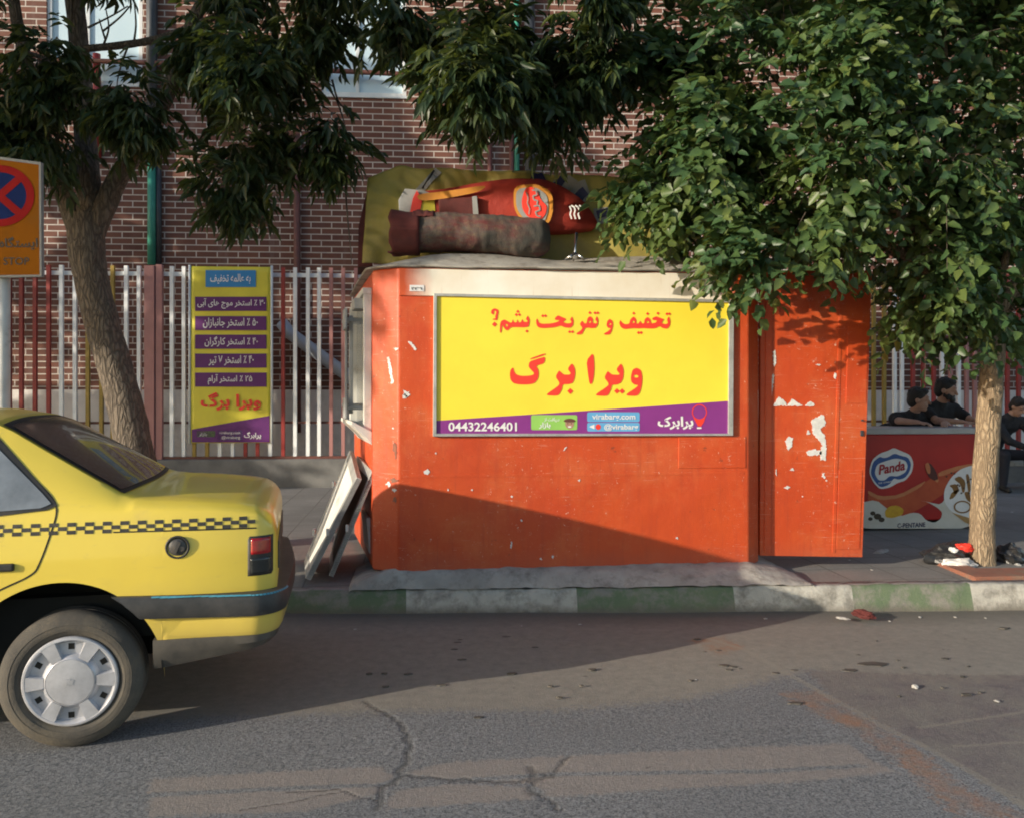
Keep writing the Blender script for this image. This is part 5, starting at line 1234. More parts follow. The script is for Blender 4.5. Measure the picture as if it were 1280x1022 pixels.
# ================================================================== FREEZER
def make_freezer():
    Y0 = 8.18; u0, u1 = 1050, 1240
    a, c = Wy(u0, 661, Y0), Wy(u1, 538, Y0); z0, z1 = .29, 1.215
    T = thing('ice_cream_freezer', 'red chest freezer printed with ice cream behind the tree', 'freezer', (a.x, Y0, .195)); o = Vector((a.x, Y0, .195))
    w_ = c.x - a.x
    b = MB(); b.bb((0, 0, z0 - .195), (w_, .68, z1 - .06 - .195)); m, t, bs = newmat('freezer_red'); v = coords(t)
    setc(t, bs, mix(t, noisef(t, v, 2, 3, .5), (.50, .018, .015), (.36, .01, .012))); bs.inputs['Roughness'].default_value = .3
    b.build('cabinet', m, T, bevel=.012)
    b = MB(); b.bb((-.012, -.012, z1 - .06 - .195), (w_ + .012, .692, z1 - .195)); b.build('lid', M['lid'], T, bevel=.01)
    b = MB(); b.bb((.05, .08, .06), (w_ - .05, .62, z0 - .195)); b.build('base', M['black'], T)
    for x in (.1, w_ - .1):
        for y in (.1, .58):
            b = MB(); b.lathe([(.0, -.02), (.03, -.02), (.035, 0), (.03, .02), (0, .02)], 16, (x, y, .035), 'y'); b.build('caster', M['black'], T)
    e0 = .0025
    F = lambda u, v, e=e0: Wy(u, v, Y0 - e) - o
    def poly(mb, pts, e, k=2, m=0): mb.flat([[F(u, v, e) for u, v in (chaikin(pts, k) if k else pts)]], m)
    og = pm('freezer_orange', (.55, .10, .03), (.45, .06, .02), 4, .35); glow = pm('freezer_glow', (.62, .25, .10), (.55, .18, .07), 6, .35)
    b = MB(); poly(b, [(1085, 640), (1085, 612), (1100, 622), (1125, 620), (1150, 606), (1172, 592), (1200, 583), (1239, 578), (1239, 600), (1200, 603), (1178, 618), (1150, 635), (1120, 650)], .002, 2); b.build('orange_sweep', og, T)
    b = MB(); poly(b, [(1085, 617), (1100, 625), (1125, 622), (1150, 609), (1158, 600), (1150, 604), (1124, 618), (1100, 620), (1085, 612)], .003, 1); poly(b, [(1172, 590), (1200, 581), (1239, 576), (1239, 580), (1200, 586), (1174, 596)], .003, 1); b.build('glow_line', glow, T)
    cream = pm('freezer_cream', (.66, .64, .58), (.6, .57, .5), 6, .35)
    b = MB(); poly(b, [(1050, 660), (1050, 640), (1075, 628), (1095, 624), (1110, 636), (1125, 645), (1140, 640), (1150, 641), (1158, 650), (1168, 653), (1176, 648), (1178, 640), (1172, 634), (1160, 627), (1148, 624), (1165, 628), (1176, 630), (1185, 618), (1195, 612), (1239, 606), (1239, 660)], .004, 1); b.build('cream_wave', cream, T)
    b = MB(); poly(b, [(1239, 581), (1215, 581), (1200, 586), (1188, 597), (1180, 612), (1180, 627), (1190, 640), (1212, 648), (1239, 650)], .005, 2); b.build('ice_cream_scoop', M['whiteprint'], T)
    sauce = pm('sauce_brown', (.20, .09, .02), (.28, .14, .03), 10, .4); nut = pm('nut_dark', (.06, .04, .02), None, 10, .5)
    b = MB()
    for p in ([(1192, 598), (1200, 594), (1207, 601), (1206, 614), (1203, 616), (1201, 605)], [(1207, 592), (1211, 592), (1214, 610), (1211, 618), (1209, 606)], [(1186, 606), (1196, 604), (1199, 612), (1193, 618), (1191, 610)], [(1201, 610), (1192, 622), (1186, 624), (1190, 614)], [(1205, 614), (1208, 624), (1214, 628), (1212, 614)]): poly(b, p, .007, 1)
    b.build('sauce_print', sauce, T)
    b = MB()
    for k in range(16):
        u, v = random.uniform(1183, 1236), random.uniform(586, 616); poly(b, [(u - 1.5, v), (u, v - 1.3), (u + 1.6, v), (u, v + 1.3)], .008 + k * 1e-4, 0)
    b.build('nut_print', nut, T)
    b = MB(); ring_ = lambda ru, rv: [(1203 + ru * math.cos(a), 633 + rv * math.sin(a)) for a in np.linspace(0, 6.0, 18)]
    b.flat([[F(u, v, .0095) for u, v in ring_(11, 8)], [F(u, v, .0095) for u, v in ring_(9, 6.3)]]); b.build('scoop_outline', sauce, T)
    b = MB(); poly(b, [(1190, 640), (1216, 648), (1239, 652), (1239, 659), (1222, 659), (1206, 652)], .009, 0); b.build('cone_print', pm('cone_tan', (.45, .27, .10), (.38, .22, .08), 30, .5), T)
    b = MB(); poly(b, [(1157, 580), (1163, 578), (1170, 588), (1173, 598), (1170, 601), (1162, 597), (1157, 588)], .005, 1); b.build('chocolate_print', pm('choc', (.09, .015, .012), None, 8, .4), T)
    b = MB(); poly(b, [(1156, 580), (1160, 577), (1163, 583), (1163, 592), (1159, 591)], .006, 1); poly(b, [(1168, 600), (1174, 598), (1172, 603)], .006, 1); b.build('chocolate_tip_print', glow, T)
    b = MB(); poly(b, [(1106, 638), (1112, 632), (1122, 631), (1130, 636), (1128, 643), (1116, 647), (1107, 646)], .006, 1); b.build('mango_print', pm('mango', (.70, .42, .02), (.6, .33, .02), 20, .4), T)
    b = MB()
    for u, v, r in ((1097, 645, 5), (1091, 641, 3.5), (1102, 649, 4), (1088, 648, 3)): poly(b, [(u + r * math.cos(i), v + r * .8 * math.sin(i)) for i in np.linspace(0, 5.6, 8)], .0055 + r * 1e-4, 1)
    b.build('berry_print', nut, T)
    # name badge
    b = MB(); poly(b, [(1086, 590), (1090, 574), (1100, 566), (1110, 563), (1117, 559), (1126, 563), (1138, 568), (1142, 578), (1140, 590), (1132, 600), (1122, 603), (1112, 609), (1100, 611), (1092, 603)], .006, 2); badge = b.build('name_badge', M['whiteprint'], T)
    b = MB(); poly(b, [(1088, 592), (1091, 577), (1100, 570), (1104, 572), (1110, 571), (1118, 566), (1126, 569), (1135, 571), (1139, 579), (1137, 589), (1131, 597), (1123, 599), (1117, 597), (1112, 605), (1101, 609), (1094, 602)], .008, 2); bl = b.build('blue_ring', pm('badge_blue', (.03, .10, .33), (.025, .08, .28), 9, .4), T); bl.parent = badge
    b = MB(); poly(b, [(1093, 591), (1096, 580), (1106, 576), (1120, 572), (1132, 575), (1135, 582), (1132, 590), (1122, 595), (1112, 594), (1106, 600), (1098, 600)], .010, 2); wl = b.build('white_field', M['whiteprint'], T); wl.parent = badge
    b = MB(); put_text(b, 'Panda', F(1098.5, 593, .011), F(1131, 587, .011), F(1099.5, 580.5, .011), (0, -.002, 0), .03); t1 = b.build('lettering', pm('badge_red', (.45, .015, .03), None, 9, .4), T); t1.parent = badge
    b = MB(); put_text(b, 'ice cream', F(1098, 604.5, .009), F(1115, 602, .009), F(1098, 602, .009), (0, -.002, 0), .01); t2 = b.build('small_lettering', M['whiteprint'], T); t2.parent = badge
    b = MB(); put_text(b, 'C-PENTANE', F(1121.5, 659.5, .006), F(1156.5, 658, .006), F(1121.5, 653.5, .006), (0, -.002, 0), .02); b.build('lettering', M['navy'], T)
make_freezer()

# ================================================================== TREES
def norm(a): return a / (np.linalg.norm(a, axis=-1, keepdims=True) + 1e-9)
def leaves_obj(name, base, d, nrm, L, W, mat, parent, shp='ovate'):
    """every leaf: two folded halves along its midrib, as one foliage mesh"""
    n = len(base); d = norm(d); s = norm(np.cross(d, nrm)); nrm = np.cross(s, d)
    L = L[:, None]; W = W[:, None]
    if shp == 'ovate': t1, t2, w1, w2 = .28, .68, 1.0, .72
    else: t1, t2, w1, w2 = .30, .66, 1.0, .62
    mid = base + d * L * .5 - nrm * L * .03; tip = base + d * L - nrm * L * .10
    up = nrm * W * .22
    v = np.stack([base, base + d * L * t1 + s * W * .5 * w1 + up, base + d * L * t2 + s * W * .5 * w2 + up * .6, tip,
                  base + d * L * t2 - s * W * .5 * w2 + up * .6, base + d * L * t1 - s * W * .5 * w1 + up, mid], 1).reshape(-1, 3)
    q = np.array([[0, 1, 2, 6], [6, 2, 3, 3], [0, 6, 4, 5], [6, 3, 4, 4]])
    i7 = (np.arange(n) * 7)[:, None]
    quads = np.concatenate([i7 + np.array([[0, 6, 2, 1]]), i7 + np.array([[0, 5, 4, 6]])], 1).reshape(-1, 4)
    tris = np.concatenate([i7 + np.array([[6, 3, 2]]), i7 + np.array([[6, 4, 3]])], 1).reshape(-1, 3)
    me = bpy.data.meshes.new(name); me.vertices.add(len(v)); me.vertices.foreach_set('co', v.astype(np.float32).ravel())
    li = np.concatenate([quads.ravel(), tris.ravel()]); ls = np.concatenate([np.arange(len(quads)) * 4, len(quads) * 4 + np.arange(len(tris)) * 3])
    me.loops.add(len(li)); me.loops.foreach_set('vertex_index', li); me.polygons.add(len(ls)); me.polygons.foreach_set('loop_start', ls)
    me.update(calc_edges=True); me.validate(); me.materials.append(mat)
    o = bpy.data.objects.new(name, me); return link(o, parent)
def pick(blobs, n, r_, per=26):
    """twig roots gathered in bunches spread through overlapping clumps; blobs: (centre, (rx, ry, rz))"""
    vol = np.array([b_[1][0] * b_[1][1] * b_[1][2] for b_ in blobs]) ** .8; nc = max(len(blobs), n // per)
    k = np.concatenate([np.arange(len(blobs)), r_.choice(len(blobs), nc - len(blobs), p=vol / vol.sum())])
    u = norm(r_.normal(size=(nc, 3))) * r_.random((nc, 1)) ** .38
    C = np.array([tuple(b_[0]) for b_ in blobs]); S_ = np.array([b_[1] for b_ in blobs]); cc = C[k] + u * S_[k]
    q = r_.integers(0, nc, n); w_ = norm(r_.normal(size=(n, 3))) * r_.random((n, 1)) ** .5
    return cc[q] + w_ * (S_[k[q]] * .16 + .05), norm(u[q] * .7 + w_ * .8)
def elm(blobs, ntw, r_, size=(.066, .112), per=10):
    p, u = pick(blobs, ntw, r_)
    d = norm(u * .9 + r_.normal(size=p.shape) * .55 + np.array([0, 0, -.15])); ln = r_.uniform(.22, .5, ntw)
    B, D, Nn, L = [], [], [], []
    for j in range(per):
        t = (j + .5) / per; q = p + d * (ln * t)[:, None]; q[:, 2] -= .22 * ln * t * t
        sd = norm(np.cross(d, [0, 0, 1])) * (1 if j % 2 else -1)
        dd = norm(d * .55 + sd * .8 + np.array([0, 0, -.38]) + r_.normal(size=p.shape) * .25)
        nn = norm(np.array([0, -.25, .62]) + u * .55 + r_.normal(size=p.shape) * .5)
        B.append(q); D.append(dd); Nn.append(nn); L.append(r_.uniform(*size, ntw) * (1.1 - .3 * abs(t - .5)))
    B, D, Nn, L = map(np.concatenate, (B, D, Nn, L)); return B, D, Nn, L, L * r_.uniform(.52, .74, len(L)), p, d, ln
def ash(blobs, ntw, r_, size=(.10, .155), nodes=4):
    p, u = pick(blobs, ntw, r_)
    d = norm(u * .8 + r_.normal(size=p.shape) * .5 + np.array([0, 0, -.25])); ln = r_.uniform(.18, .4, ntw)
    B, D, Nn, L = [], [], [], []
    for j in range(nodes):
        t = (j + .5) / nodes; q = p + d * (ln * t)[:, None]
        ang = r_.uniform(0, 6.28, ntw); a = norm(np.cross(d, [.3, .2, 1])); b_ = np.cross(d, a)
        rd = norm(d * .5 + a * np.cos(ang)[:, None] * .8 + b_ * np.sin(ang)[:, None] * .8 + np.array([0, 0, -.65])); rl = r_.uniform(.13, .24, ntw)
        sd = norm(np.cross(rd, [0, 0, 1]) + r_.normal(size=p.shape) * .2)
        for k in range(7):
            tt = (.35, .35, .62, .62, .88, .88, 1.)[k]; sg = (1, -1, 1, -1, 1, -1, 0)[k]
            dd = norm(rd * .75 + sd * sg * .75 + np.array([0, 0, -.42]) + r_.normal(size=p.shape) * .16)
            nn = norm(np.array([0, 0, .8]) - rd * .4 + u * .5 + r_.normal(size=p.shape) * .4)
            B.append(q + rd * (rl * tt)[:, None]); D.append(dd); Nn.append(nn); L.append(r_.uniform(*size, ntw))
    B, D, Nn, L = map(np.concatenate, (B, D, Nn, L)); return B, D, Nn, L, L * r_.uniform(.27, .37, len(L)), p, d, ln
def twigs(mb, p, d, ln, r0=.006, every=1):
    for i in range(0, len(p), every):
        a = Vector(p[i]); e = Vector(d[i]) * float(ln[i]); mb.tube([a - e * .35, a + e * .4, a + e + Vector((0, 0, -.2 * ln[i]))], [r0, r0 * .7, r0 * .35], 4, cap=False)
def limbs_to(mb, start, targets, r0, r_, r1=.012):
    s = Vector(start)
    for c in targets:
        c = Vector(c); k = 7; mid = s.lerp(c, .5) + Vector((r_.normal(0, .12), r_.normal(0, .12), .18))
        pts = [s.lerp(mid, 2 * i / k).lerp(mid.lerp(c, 2 * i / k - 1 if 2 * i > k else 0), min(1, i / k)) for i in range(k + 1)]
        pts = [(s * (1 - t) ** 2 + mid * 2 * t * (1 - t) + c * t * t) for t in [i / k for i in range(k + 1)]]
        mb.tube(pts, [r0 + (r1 - r0) * i / k for i in range(k + 1)], 8, jit=.12)
def blob(u, v, d, rx, ry, rz): return (P(u, v, d), (rx, ry, rz))

def make_right_tree():
    r_ = np.random.default_rng(5); D = 6.92
    base = P(1228, 703, D); base.z = .17; T = thing('elm_tree', 'leafy broad crowned tree with a tan trunk at the right end of the kiosk', 'tree', tuple(base)); o = base
    fork = P(1243, 400, D)
    b = MB(); pts = [base + Vector((0, 0, -.1)), P(1227, 700, D), P(1228, 650, D), P(1231, 590, D), P(1236, 520, D), P(1240, 460, D), fork]
    fine = []
    for a, c in zip(pts[:-1], pts[1:]): fine += [a.lerp(c, i / 8) for i in range(8)]
    fine.append(pts[-1]); nf = len(fine)
    b.tube([p - o for p in fine], [.125 - .03 * min(1, i / 14) - .008 * i / nf for i in range(nf)], 26, jit=.10)
    blobs = [blob(900, 205, 6.15, .56, .5, .52), blob(985, 245, 6.0, .7, .5, .50), blob(1120, 265, 6.3, .85, .75, .44), blob(1265, 305, 6.6, .9, .8, .52), blob(862, 118, 6.6, .46, .6, .5), blob(960, 90, 6.4, .9, .8, .75),
             blob(1110, 120, 6.2, .9, .85, .8), blob(1250, 150, 6.6, .9, .9, .8), blob(1000, -150, 7.0, 1.5, 1.2, .9), blob(1230, -120, 7.0, 1.4, 1.3, .9), blob(1440, 100, 7.2, 1.1, 1.2, 1.2), blob(1420, 300, 7.3, .9, .9, .5),
             blob(880, 250, 6.55, .34, .35, .24), blob(1010, 325, 5.85, .42, .2, .16), blob(1130, 352, 6.2, .48, .3, .15), blob(880, 300, 5.95, .16, .12, .10), blob(970, 330, 5.8, .26, .2, .13), blob(1180, 10, 6.6, .9, .8, .7), blob(1060, 190, 5.7, .6, .35, .4), blob(940, 190, 5.75, .45, .3, .38), blob(1215, 390, 6.7, .5, .5, .13), blob(852, 190, 6.6, .24, .4, .28)]
    B, Dd, Nn, L, W, p, d, ln = elm(blobs, 5200, r_)
    keep = ~((B[:, 1] > 6.18) & (B[:, 2] < 2.62) & (B[:, 0] < 2.72) & (B[:, 1] < 8.2)) & ~((B[:, 1] > 6.30) & (B[:, 2] < 2.5) & (B[:, 0] < 3.5) & (B[:, 1] < 6.6))
    ctr = np.array(o)
    limbs_to(b, fork - o, [bb_[0] - o for bb_ in blobs if bb_[1][0] > .55], .055, r_); b.build('trunk', M['bark_tan'], T, fixn=False)
    leaves_obj('crown', (B - ctr)[keep], Dd[keep], Nn[keep], L[keep], W[keep], M['leaf_elm'], T)
    b = MB(); ok = (p[:, 2] > 2.75) | (p[:, 1] < 6.0); twigs(b, (p - ctr)[ok], d[ok], ln[ok], .0035, 5); b.build('twig_sprays', M['bark'], T, fixn=False)
make_right_tree()

def make_left_tree():
    r_ = np.random.default_rng(8); D = 7.25
    base = P(192, 690, D); base.z = .15; T = thing('ash_tree', 'dark drooping tree with a leaning grey trunk behind the taxi', 'tree', tuple(base)); o = base
    b = MB()
    def path(pts, rad, n=18, jit=.08):
        out, rr = [], []
        for i in range(len(pts) - 1):
            p0, p1, p2, p3 = pts[max(i - 1, 0)], pts[i], pts[i + 1], pts[min(i + 2, len(pts) - 1)]
            for j in range(8):
                t = j / 8; out.append(.5 * (2 * p1 + (p2 - p0) * t + (2 * p0 - 5 * p1 + 4 * p2 - p3) * t * t + (3 * p1 - p0 - 3 * p2 + p3) * t ** 3)); rr.append(rad[i] + (rad[i + 1] - rad[i]) * t)
        out.append(pts[-1]); rr.append(rad[-1]); b.tube([p - o for p in out], rr, n, jit=jit)
    path([base, P(181, 640, D), P(172, 580, D), P(155, 500, D), P(132, 420, D), P(113, 345, D), P(108, 300, D), P(106, 268, D)], [.20, .165, .15, .14, .14, .135, .15, .145], 26, .09)
    path([P(108, 310, D), P(90, 265, D), P(68, 215, D), P(52, 165, D - .1), P(38, 100, D - .2), P(20, 20, D - .3), P(10, -80, D - .3)], [.11, .09, .075, .065, .055, .045, .03])
    path([P(107, 300, D), P(112, 250, D), P(108, 190, D + .05), P(103, 120, D + .1), P(98, 50, D + .1), P(92, -30, D + .1), P(95, -140, D + .1)], [.11, .10, .09, .085, .08, .075, .05])
    path([P(112, 300, D), P(132, 255, D), P(152, 215, D), P(176, 180, D - .05), P(208, 120, D - .1), P(226, 70, D - .2), P(250, 10, D - .3), P(300, -60, D - .4), P(430, -70, D - .6), P(600, -20, D - .8)], [.11, .09, .08, .07, .065, .06, .05, .04, .03, .02])
    path([P(95, 62, D + .1), P(150, 57, D), P(200, 48, D - .1), P(260, 25, D - .3), P(340, -10, D - .5)], [.03, .032, .03, .028, .02], 8)
    path([P(100, 95, D), P(60, 75, D - .1), P(20, 62, D - .3)], [.03, .022, .012], 8)
    for q in ([(128, 40), (150, 22), (165, 5)], [(160, 58), (152, 80), (147, 100), (146, 116)], [(130, 55), (136, 35), (132, 10)], [(132, 50), (128, 38), (124, 24)], [(168, 50), (170, 30), (168, 5)], [(110, 35), (140, 20), (160, 8)], [(238, 60), (246, 85), (262, 100)], [(265, 20), (285, 60), (288, 95)], [(300, 30), (308, 70), (300, 110)],
              [(430, 180), (432, 240), (436, 290), (440, 330)], [(398, 95), (420, 125), (432, 160)], [(415, 100), (425, 130), (450, 150)], [(330, 60), (390, 90), (418, 110)]):
        path([P(u, v, D - .25) for u, v in q], [.010 - .0025 * i for i in range(len(q))], 5)
    blobs = [blob(30, 20, 6.6, .38, .5, .5), blob(282, 212, 6.55, .30, .28, .26), blob(290, 165, 6.6, .33, .28, .25), blob(200, 145, 6.7, .30, .35, .24), blob(340, 50, 6.6, .42, .45, .42), blob(340, 125, 6.8, .2, .3, .25), blob(388, 168, 6.9, .07, .1, .24),
             blob(95, 150, 6.7, .24, .25, .12), blob(5, 125, 6.4, .22, .3, .30), blob(252, 65, 6.7, .26, .35, .3), blob(275, -20, 6.7, .45, .5, .35), blob(20, -90, 6.7, .8, .7, .45), blob(-160, 40, 6.8, 1.0, .9, .9), blob(150, -230, 7, 1.6, 1.3, .6), blob(400, -170, 6.7, 1.2, 1, .5),
             blob(420, -15, 6.3, .36, .4, .22), blob(488, -22, 6.25, .33, .4, .22), blob(552, 52, 6.15, .32, .4, .34), blob(612, 92, 6.0, .34, .3, .25), blob(588, 118, 5.95, .22, .25, .15), blob(650, 25, 6.1, .5, .45, .42), blob(705, 75, 6.2, .34, .35, .28), blob(755, 20, 6.4, .36, .4, .36), blob(735, 95, 6.3, .20, .25, .15), blob(640, -110, 6.4, 1.0, .8, .5), blob(845, 0, 6.7, .35, .4, .35), blob(330, -10, 6.6, .4, .4, .3), blob(660, 85, 6.1, .3, .3, .25)]
    B, Dd, Nn, L, W, p, d, ln = ash(blobs, 1500, r_)
    ctr = np.array(o); keep = ~((B[:, 1] > 6.1) & (B[:, 2] < 2.62) & (B[:, 0] > -.6) & (B[:, 1] < 8.2))
    leaves_obj('crown', (B - ctr)[keep], Dd[keep], Nn[keep], L[keep], W[keep], M['leaf_ash'], T, 'lance')
    b.build('trunk', M['bark'], T, fixn=False)
    b = MB(); twigs(b, p - ctr, d, ln, .0035, 4); b.build('twig_sprays', M['bark'], T, fixn=False)
make_left_tree()


# unseen street trees added to the left, crowns placed to shade the upper half
def SP(s_, p_, h_):                       # along the light, across it, height where that ray passes s = 0
    ca, sa = math.cos(SUN_AZ), math.sin(SUN_AZ)
    return Vector((s_ * ca + p_ * sa, s_ * sa - p_ * ca, h_ - s_ * math.tan(SUN_EL)))
def shade_tree(label, s_, shades, seed, n, foot=None):
    r_ = np.random.default_rng(seed); blobs = [(SP(s_ + r_.normal(0, .5), p_, h_), (rp, rp, rh)) for p_, h_, rp, rh in shades]
    c = sum((q[0] for q in blobs), Vector()) / len(blobs); o = Vector((c.x, c.y, .15)) if foot is None else Vector((SP(s_, foot, 0).x, SP(s_, foot, 0).y, 0))
    T = thing('ash_tree', label, 'tree', tuple(o), 0, 'unseen street trees added on the left for their shade')
    b = MB(); f = max(1.6, min(q[0].z - q[1][2] for q in blobs)); b.tube([(0, 0, -.1), (.05, 0, f * .5), (0, .05, f)], [.2, .16, .12], 14, jit=.1)
    limbs_to(b, (0, .05, f - .05), [q[0] - o for q in blobs], .06, r_); b.build('trunk', M['bark'], T, fixn=False)
    B, Dd, Nn, L, W, p, d, ln = elm(blobs, n, r_, (.13, .19), 10)
    leaves_obj('crown', B - np.array(o), Dd, Nn, L, W, M['leaf_ash'], T)
shade_tree('unseen tall leafy street tree left of the taxi, added for its shade', -9, [(-8.3, 3.6, .9, 1.1), (-7.3, 3.7, .9, 1.1), (-6.75, 3.7, .7, 1.1), (-5.75, 5.1, .7, .9), (-4.9, 6.3, .7, .8), (-8.6, 5.3, 1.0, 1.0), (-7.3, 5.6, 1.2, 1.1), (-6, 6.2, 1.1, 1.0), (-4.9, 6.1, .8, .8), (-6.4, 2.85, .45, .6), (-7.9, 3.0, .5, .5), (-7.2, 3.2, .5, .6), (-6.5, 3.2, .4, .6)], 21, 4200)
shade_tree('unseen low crowned street tree before the railings to the left, added for its shade', -8.5, [(-15.5, 2.5, 1.2, 1.3), (-14, 2.2, 1.2, 1.4), (-12.6, 2.4, 1.1, 1.5), (-15, 4.8, 1.3, 1.4), (-13.4, 4.8, 1.3, 1.4), (-12.2, 5.0, .9, 1.3), (-14.3, 7.2, 1.5, 1.2), (-12.6, 7.2, 1.1, 1.1), (-13.2, 1.2, .8, .7), (-14.8, 1.2, .9, .7)], 22, 3000)

shade_tree('unseen very tall street tree far left on the near side, added for its shade', -10, [(-4.1, 6.4, .7, .8), (-3.0, 6.3, .7, .7), (-1.6, 5.9, .9, .8), (-3.4, 7.1, 1.0, .9), (-1.8, 7.2, 1.2, 1.0), (-.2, 6.4, 1.2, 1.0), (1.2, 6.6, 1.2, 1.0), (.2, 7.8, 1.3, 1.0)], 23, 2200, .4)

# ================================================================== PEOPLE
def cap(mb, a, c, ra, rc, n=14):
    a, c = Vector(a), Vector(c); L = (c - a); l = L.length; q = L.normalized(); up = q.orthogonal().normalized(); bb = q.cross(up); vs = []; rows = []
    for k in range(5): th = math.pi / 2 * (1 - k / 4.0); rows.append((-ra * math.sin(th), ra * math.cos(th)))
    for k in range(1, 5): th = math.pi / 2 * (k / 4.0); rows.append((l + rc * math.sin(th), rc * math.cos(th)))
    for h, r in rows:
        for j in range(n):
            an = 2 * math.pi * j / n; vs.append(a + q * h + (up * math.cos(an) + bb * math.sin(an)) * max(r, 1e-4))
    m = len(rows); fs = [(i * n + j, i * n + (j + 1) % n, (i + 1) * n + (j + 1) % n, (i + 1) * n + j) for i in range(m - 1) for j in range(n)] + [tuple(range(n))[::-1], tuple(range((m - 1) * n, m * n))]
    mb.add(vs, fs, 0, True)
def fuse(o, vox, it=4):
    r = o.modifiers.new('fuse', 'REMESH'); r.mode = 'VOXEL'; r.voxel_size = vox; r.use_smooth_shade = True
    s_ = o.modifiers.new('smooth', 'SMOOTH'); s_.factor = .5; s_.iterations = it
def person(label, loc, rz, J, face, hair=None, beard=False, suit=None, seated=False):
    """J: joints in the person's own frame (x to the right of the picture, y away, z up from the ground under them)"""
    T = thing('person', label, 'person', loc, rz, None); V = {k: Vector(v) for k, v in J.items()}
    b = MB(); hd = V['head']; fy = Matrix.Rotation(face[0], 4, 'Z') @ Matrix.Rotation(face[1], 4, 'X')      # face looks along -y before turning
    def H(x, y, z): return hd + fy @ Vector((x, y, z))
    b.ell(H(0, .012, .028), (.077, .096, .092), fy); b.ell(H(0, -.012, -.045), (.060, .075, .075), fy); b.ell(H(0, -.052, -.092), (.032, .032, .026), fy)
    cap(b, H(0, -.085, .012), H(0, -.108, -.028), .011, .016); cap(b, H(-.034, -.082, .036), H(.034, -.082, .036), .013, .013)         # nose, brow
    cap(b, H(-.022, -.082, -.062), H(.022, -.082, -.062), .011, .011)
    for s_ in (-1, 1): b.ell(H(.078 * s_, .018, -.005), (.012, .022, .032), fy, 10, 8); b.ell(H(.031 * s_, -.078, .008), (.016, .012, .010), fy, 8, 6)
    cap(b, V['neck'] , H(0, .018, -.06), .058, .054)
    ch, pv = V['chest'], V['pelvis']; wv = ch.lerp(pv, .55)
    sl_, sr = V['sho_l'], V['sho_r']
    def torso(mb, g):
        cap(mb, sl_, sr, .068 + g, .068 + g); cap(mb, ch + (sl_ - ch) * .45, ch + (sr - ch) * .45, .115 + g, .115 + g); cap(mb, ch + (sl_ - ch) * .3, wv, .11 + g, .115 + g); cap(mb, ch + (sr - ch) * .3, wv, .11 + g, .115 + g)
        cap(mb, wv, pv, .125 + g, .125 + g); hx = (sr - sl_).normalized() * .085; cap(mb, pv - hx, pv + hx, .115 + g, .115 + g); cap(mb, V['neck'].lerp(ch, .3), V['neck'], .075 + g, .06 + g * .3)
    torso(b, 0)
    for q in 'lr':
        s_, e, w_ = V['sho_' + q], V['elb_' + q], V['wri_' + q]; cap(b, s_, e, .052, .040); cap(b, e, w_, .041, .027)
        hdv = (V['han_' + q] - w_).normalized(); sidev = hdv.cross(Vector((0, 0, 1))); sidev = sidev.normalized() if sidev.length > .1 else Vector((1, 0, 0)); dn = sidev.cross(hdv)
        pm_ = w_ + hdv * .085; 
        for k in (-1.4, -.45, .45, 1.4): cap(b, w_ + hdv * .01 + sidev * k * .012, pm_ + sidev * k * .019, .015, .0125, 8)
        for k, ln in ((-1.5, .062), (-.5, .075), (.5, .07), (1.5, .052)):
            f0 = pm_ + sidev * k * .019; f1 = f0 + hdv * ln * .55 - dn * .008; cap(b, f0, f1, .0095, .0085, 8); cap(b, f1, f1 + hdv * ln * .42 - dn * .022, .0085, .0075, 8)
        t0 = w_ + hdv * .03 + sidev * (.03 if q == 'l' else -.03); t1 = t0 + hdv * .035 + sidev * (.022 if q == 'l' else -.022) - dn * .01; cap(b, t0, t1, .011, .010, 8); cap(b, t1, t1 + hdv * .03 - dn * .008, .010, .008, 8)
        hip, kn, an, to = V['hip_' + q], V['kne_' + q], V['ank_' + q], V['toe_' + q]; cap(b, hip, kn, .085, .055); cap(b, kn, an, .056, .036); cap(b, an + Vector((0, 0, -.035)), to, .036, .03)
    body = b.build('body', M['skin'], T, fixn=False); fuse(body, .0075)
    b = MB(); torso(b, .014)
    for q in 'lr':
        s_, e, w_ = V['sho_' + q], V['elb_' + q], V['wri_' + q]
        if suit: cap(b, s_, e, .066, .056); cap(b, e, e.lerp(w_, .92), .056, .044)
        else: cap(b, s_, s_.lerp(e, .62), .068, .062)
    sh = b.build('jacket' if suit else 'shirt', M['shirt'], T, fixn=False); fuse(sh, .012, 3)
    b = MB()
    for q in 'lr': hip, kn, an = V['hip_' + q], V['kne_' + q], V['ank_' + q]; cap(b, hip, kn, .098, .072); cap(b, kn, an.lerp(kn, .06), .072, .055); cap(b, pv, hip, .13, .10)
    tr = b.build('trousers', M['trousers'], T, fixn=False); fuse(tr, .014, 3)
    for q in 'lr':
        b = MB(); an, to = V['ank_' + q], V['toe_' + q]; cap(b, an + Vector((0, .02, -.04)), to + Vector((0, 0, -.0)), .047, .040); cap(b, an + Vector((0, 0, .01)), an + Vector((0, .01, -.04)), .045, .047); s2 = b.build('shoe', M['black'], T, fixn=False); fuse(s2, .01, 2)
    b = MB(); b.ell(H(0, .026, .050), (.090, .100, .086), fy, 20, 14); b.ell(H(0, .060, .0), (.082, .066, .085), fy, 18, 12); b.ell(H(0, -.035, .098), (.066, .055, .038), fy, 14, 8)
    for k in range(26): a = random.uniform(0, 6.28); e = random.uniform(.1, 1.2); b.ell(H(.078 * math.cos(a) * math.sin(e), .03 + .085 * math.sin(a) * math.sin(e), .052 + .078 * math.cos(e)), (.024, .024, .02), None, 6, 5)
    hr = b.build('hair', M['hair'], T, fixn=False); fuse(hr, .009, 2)
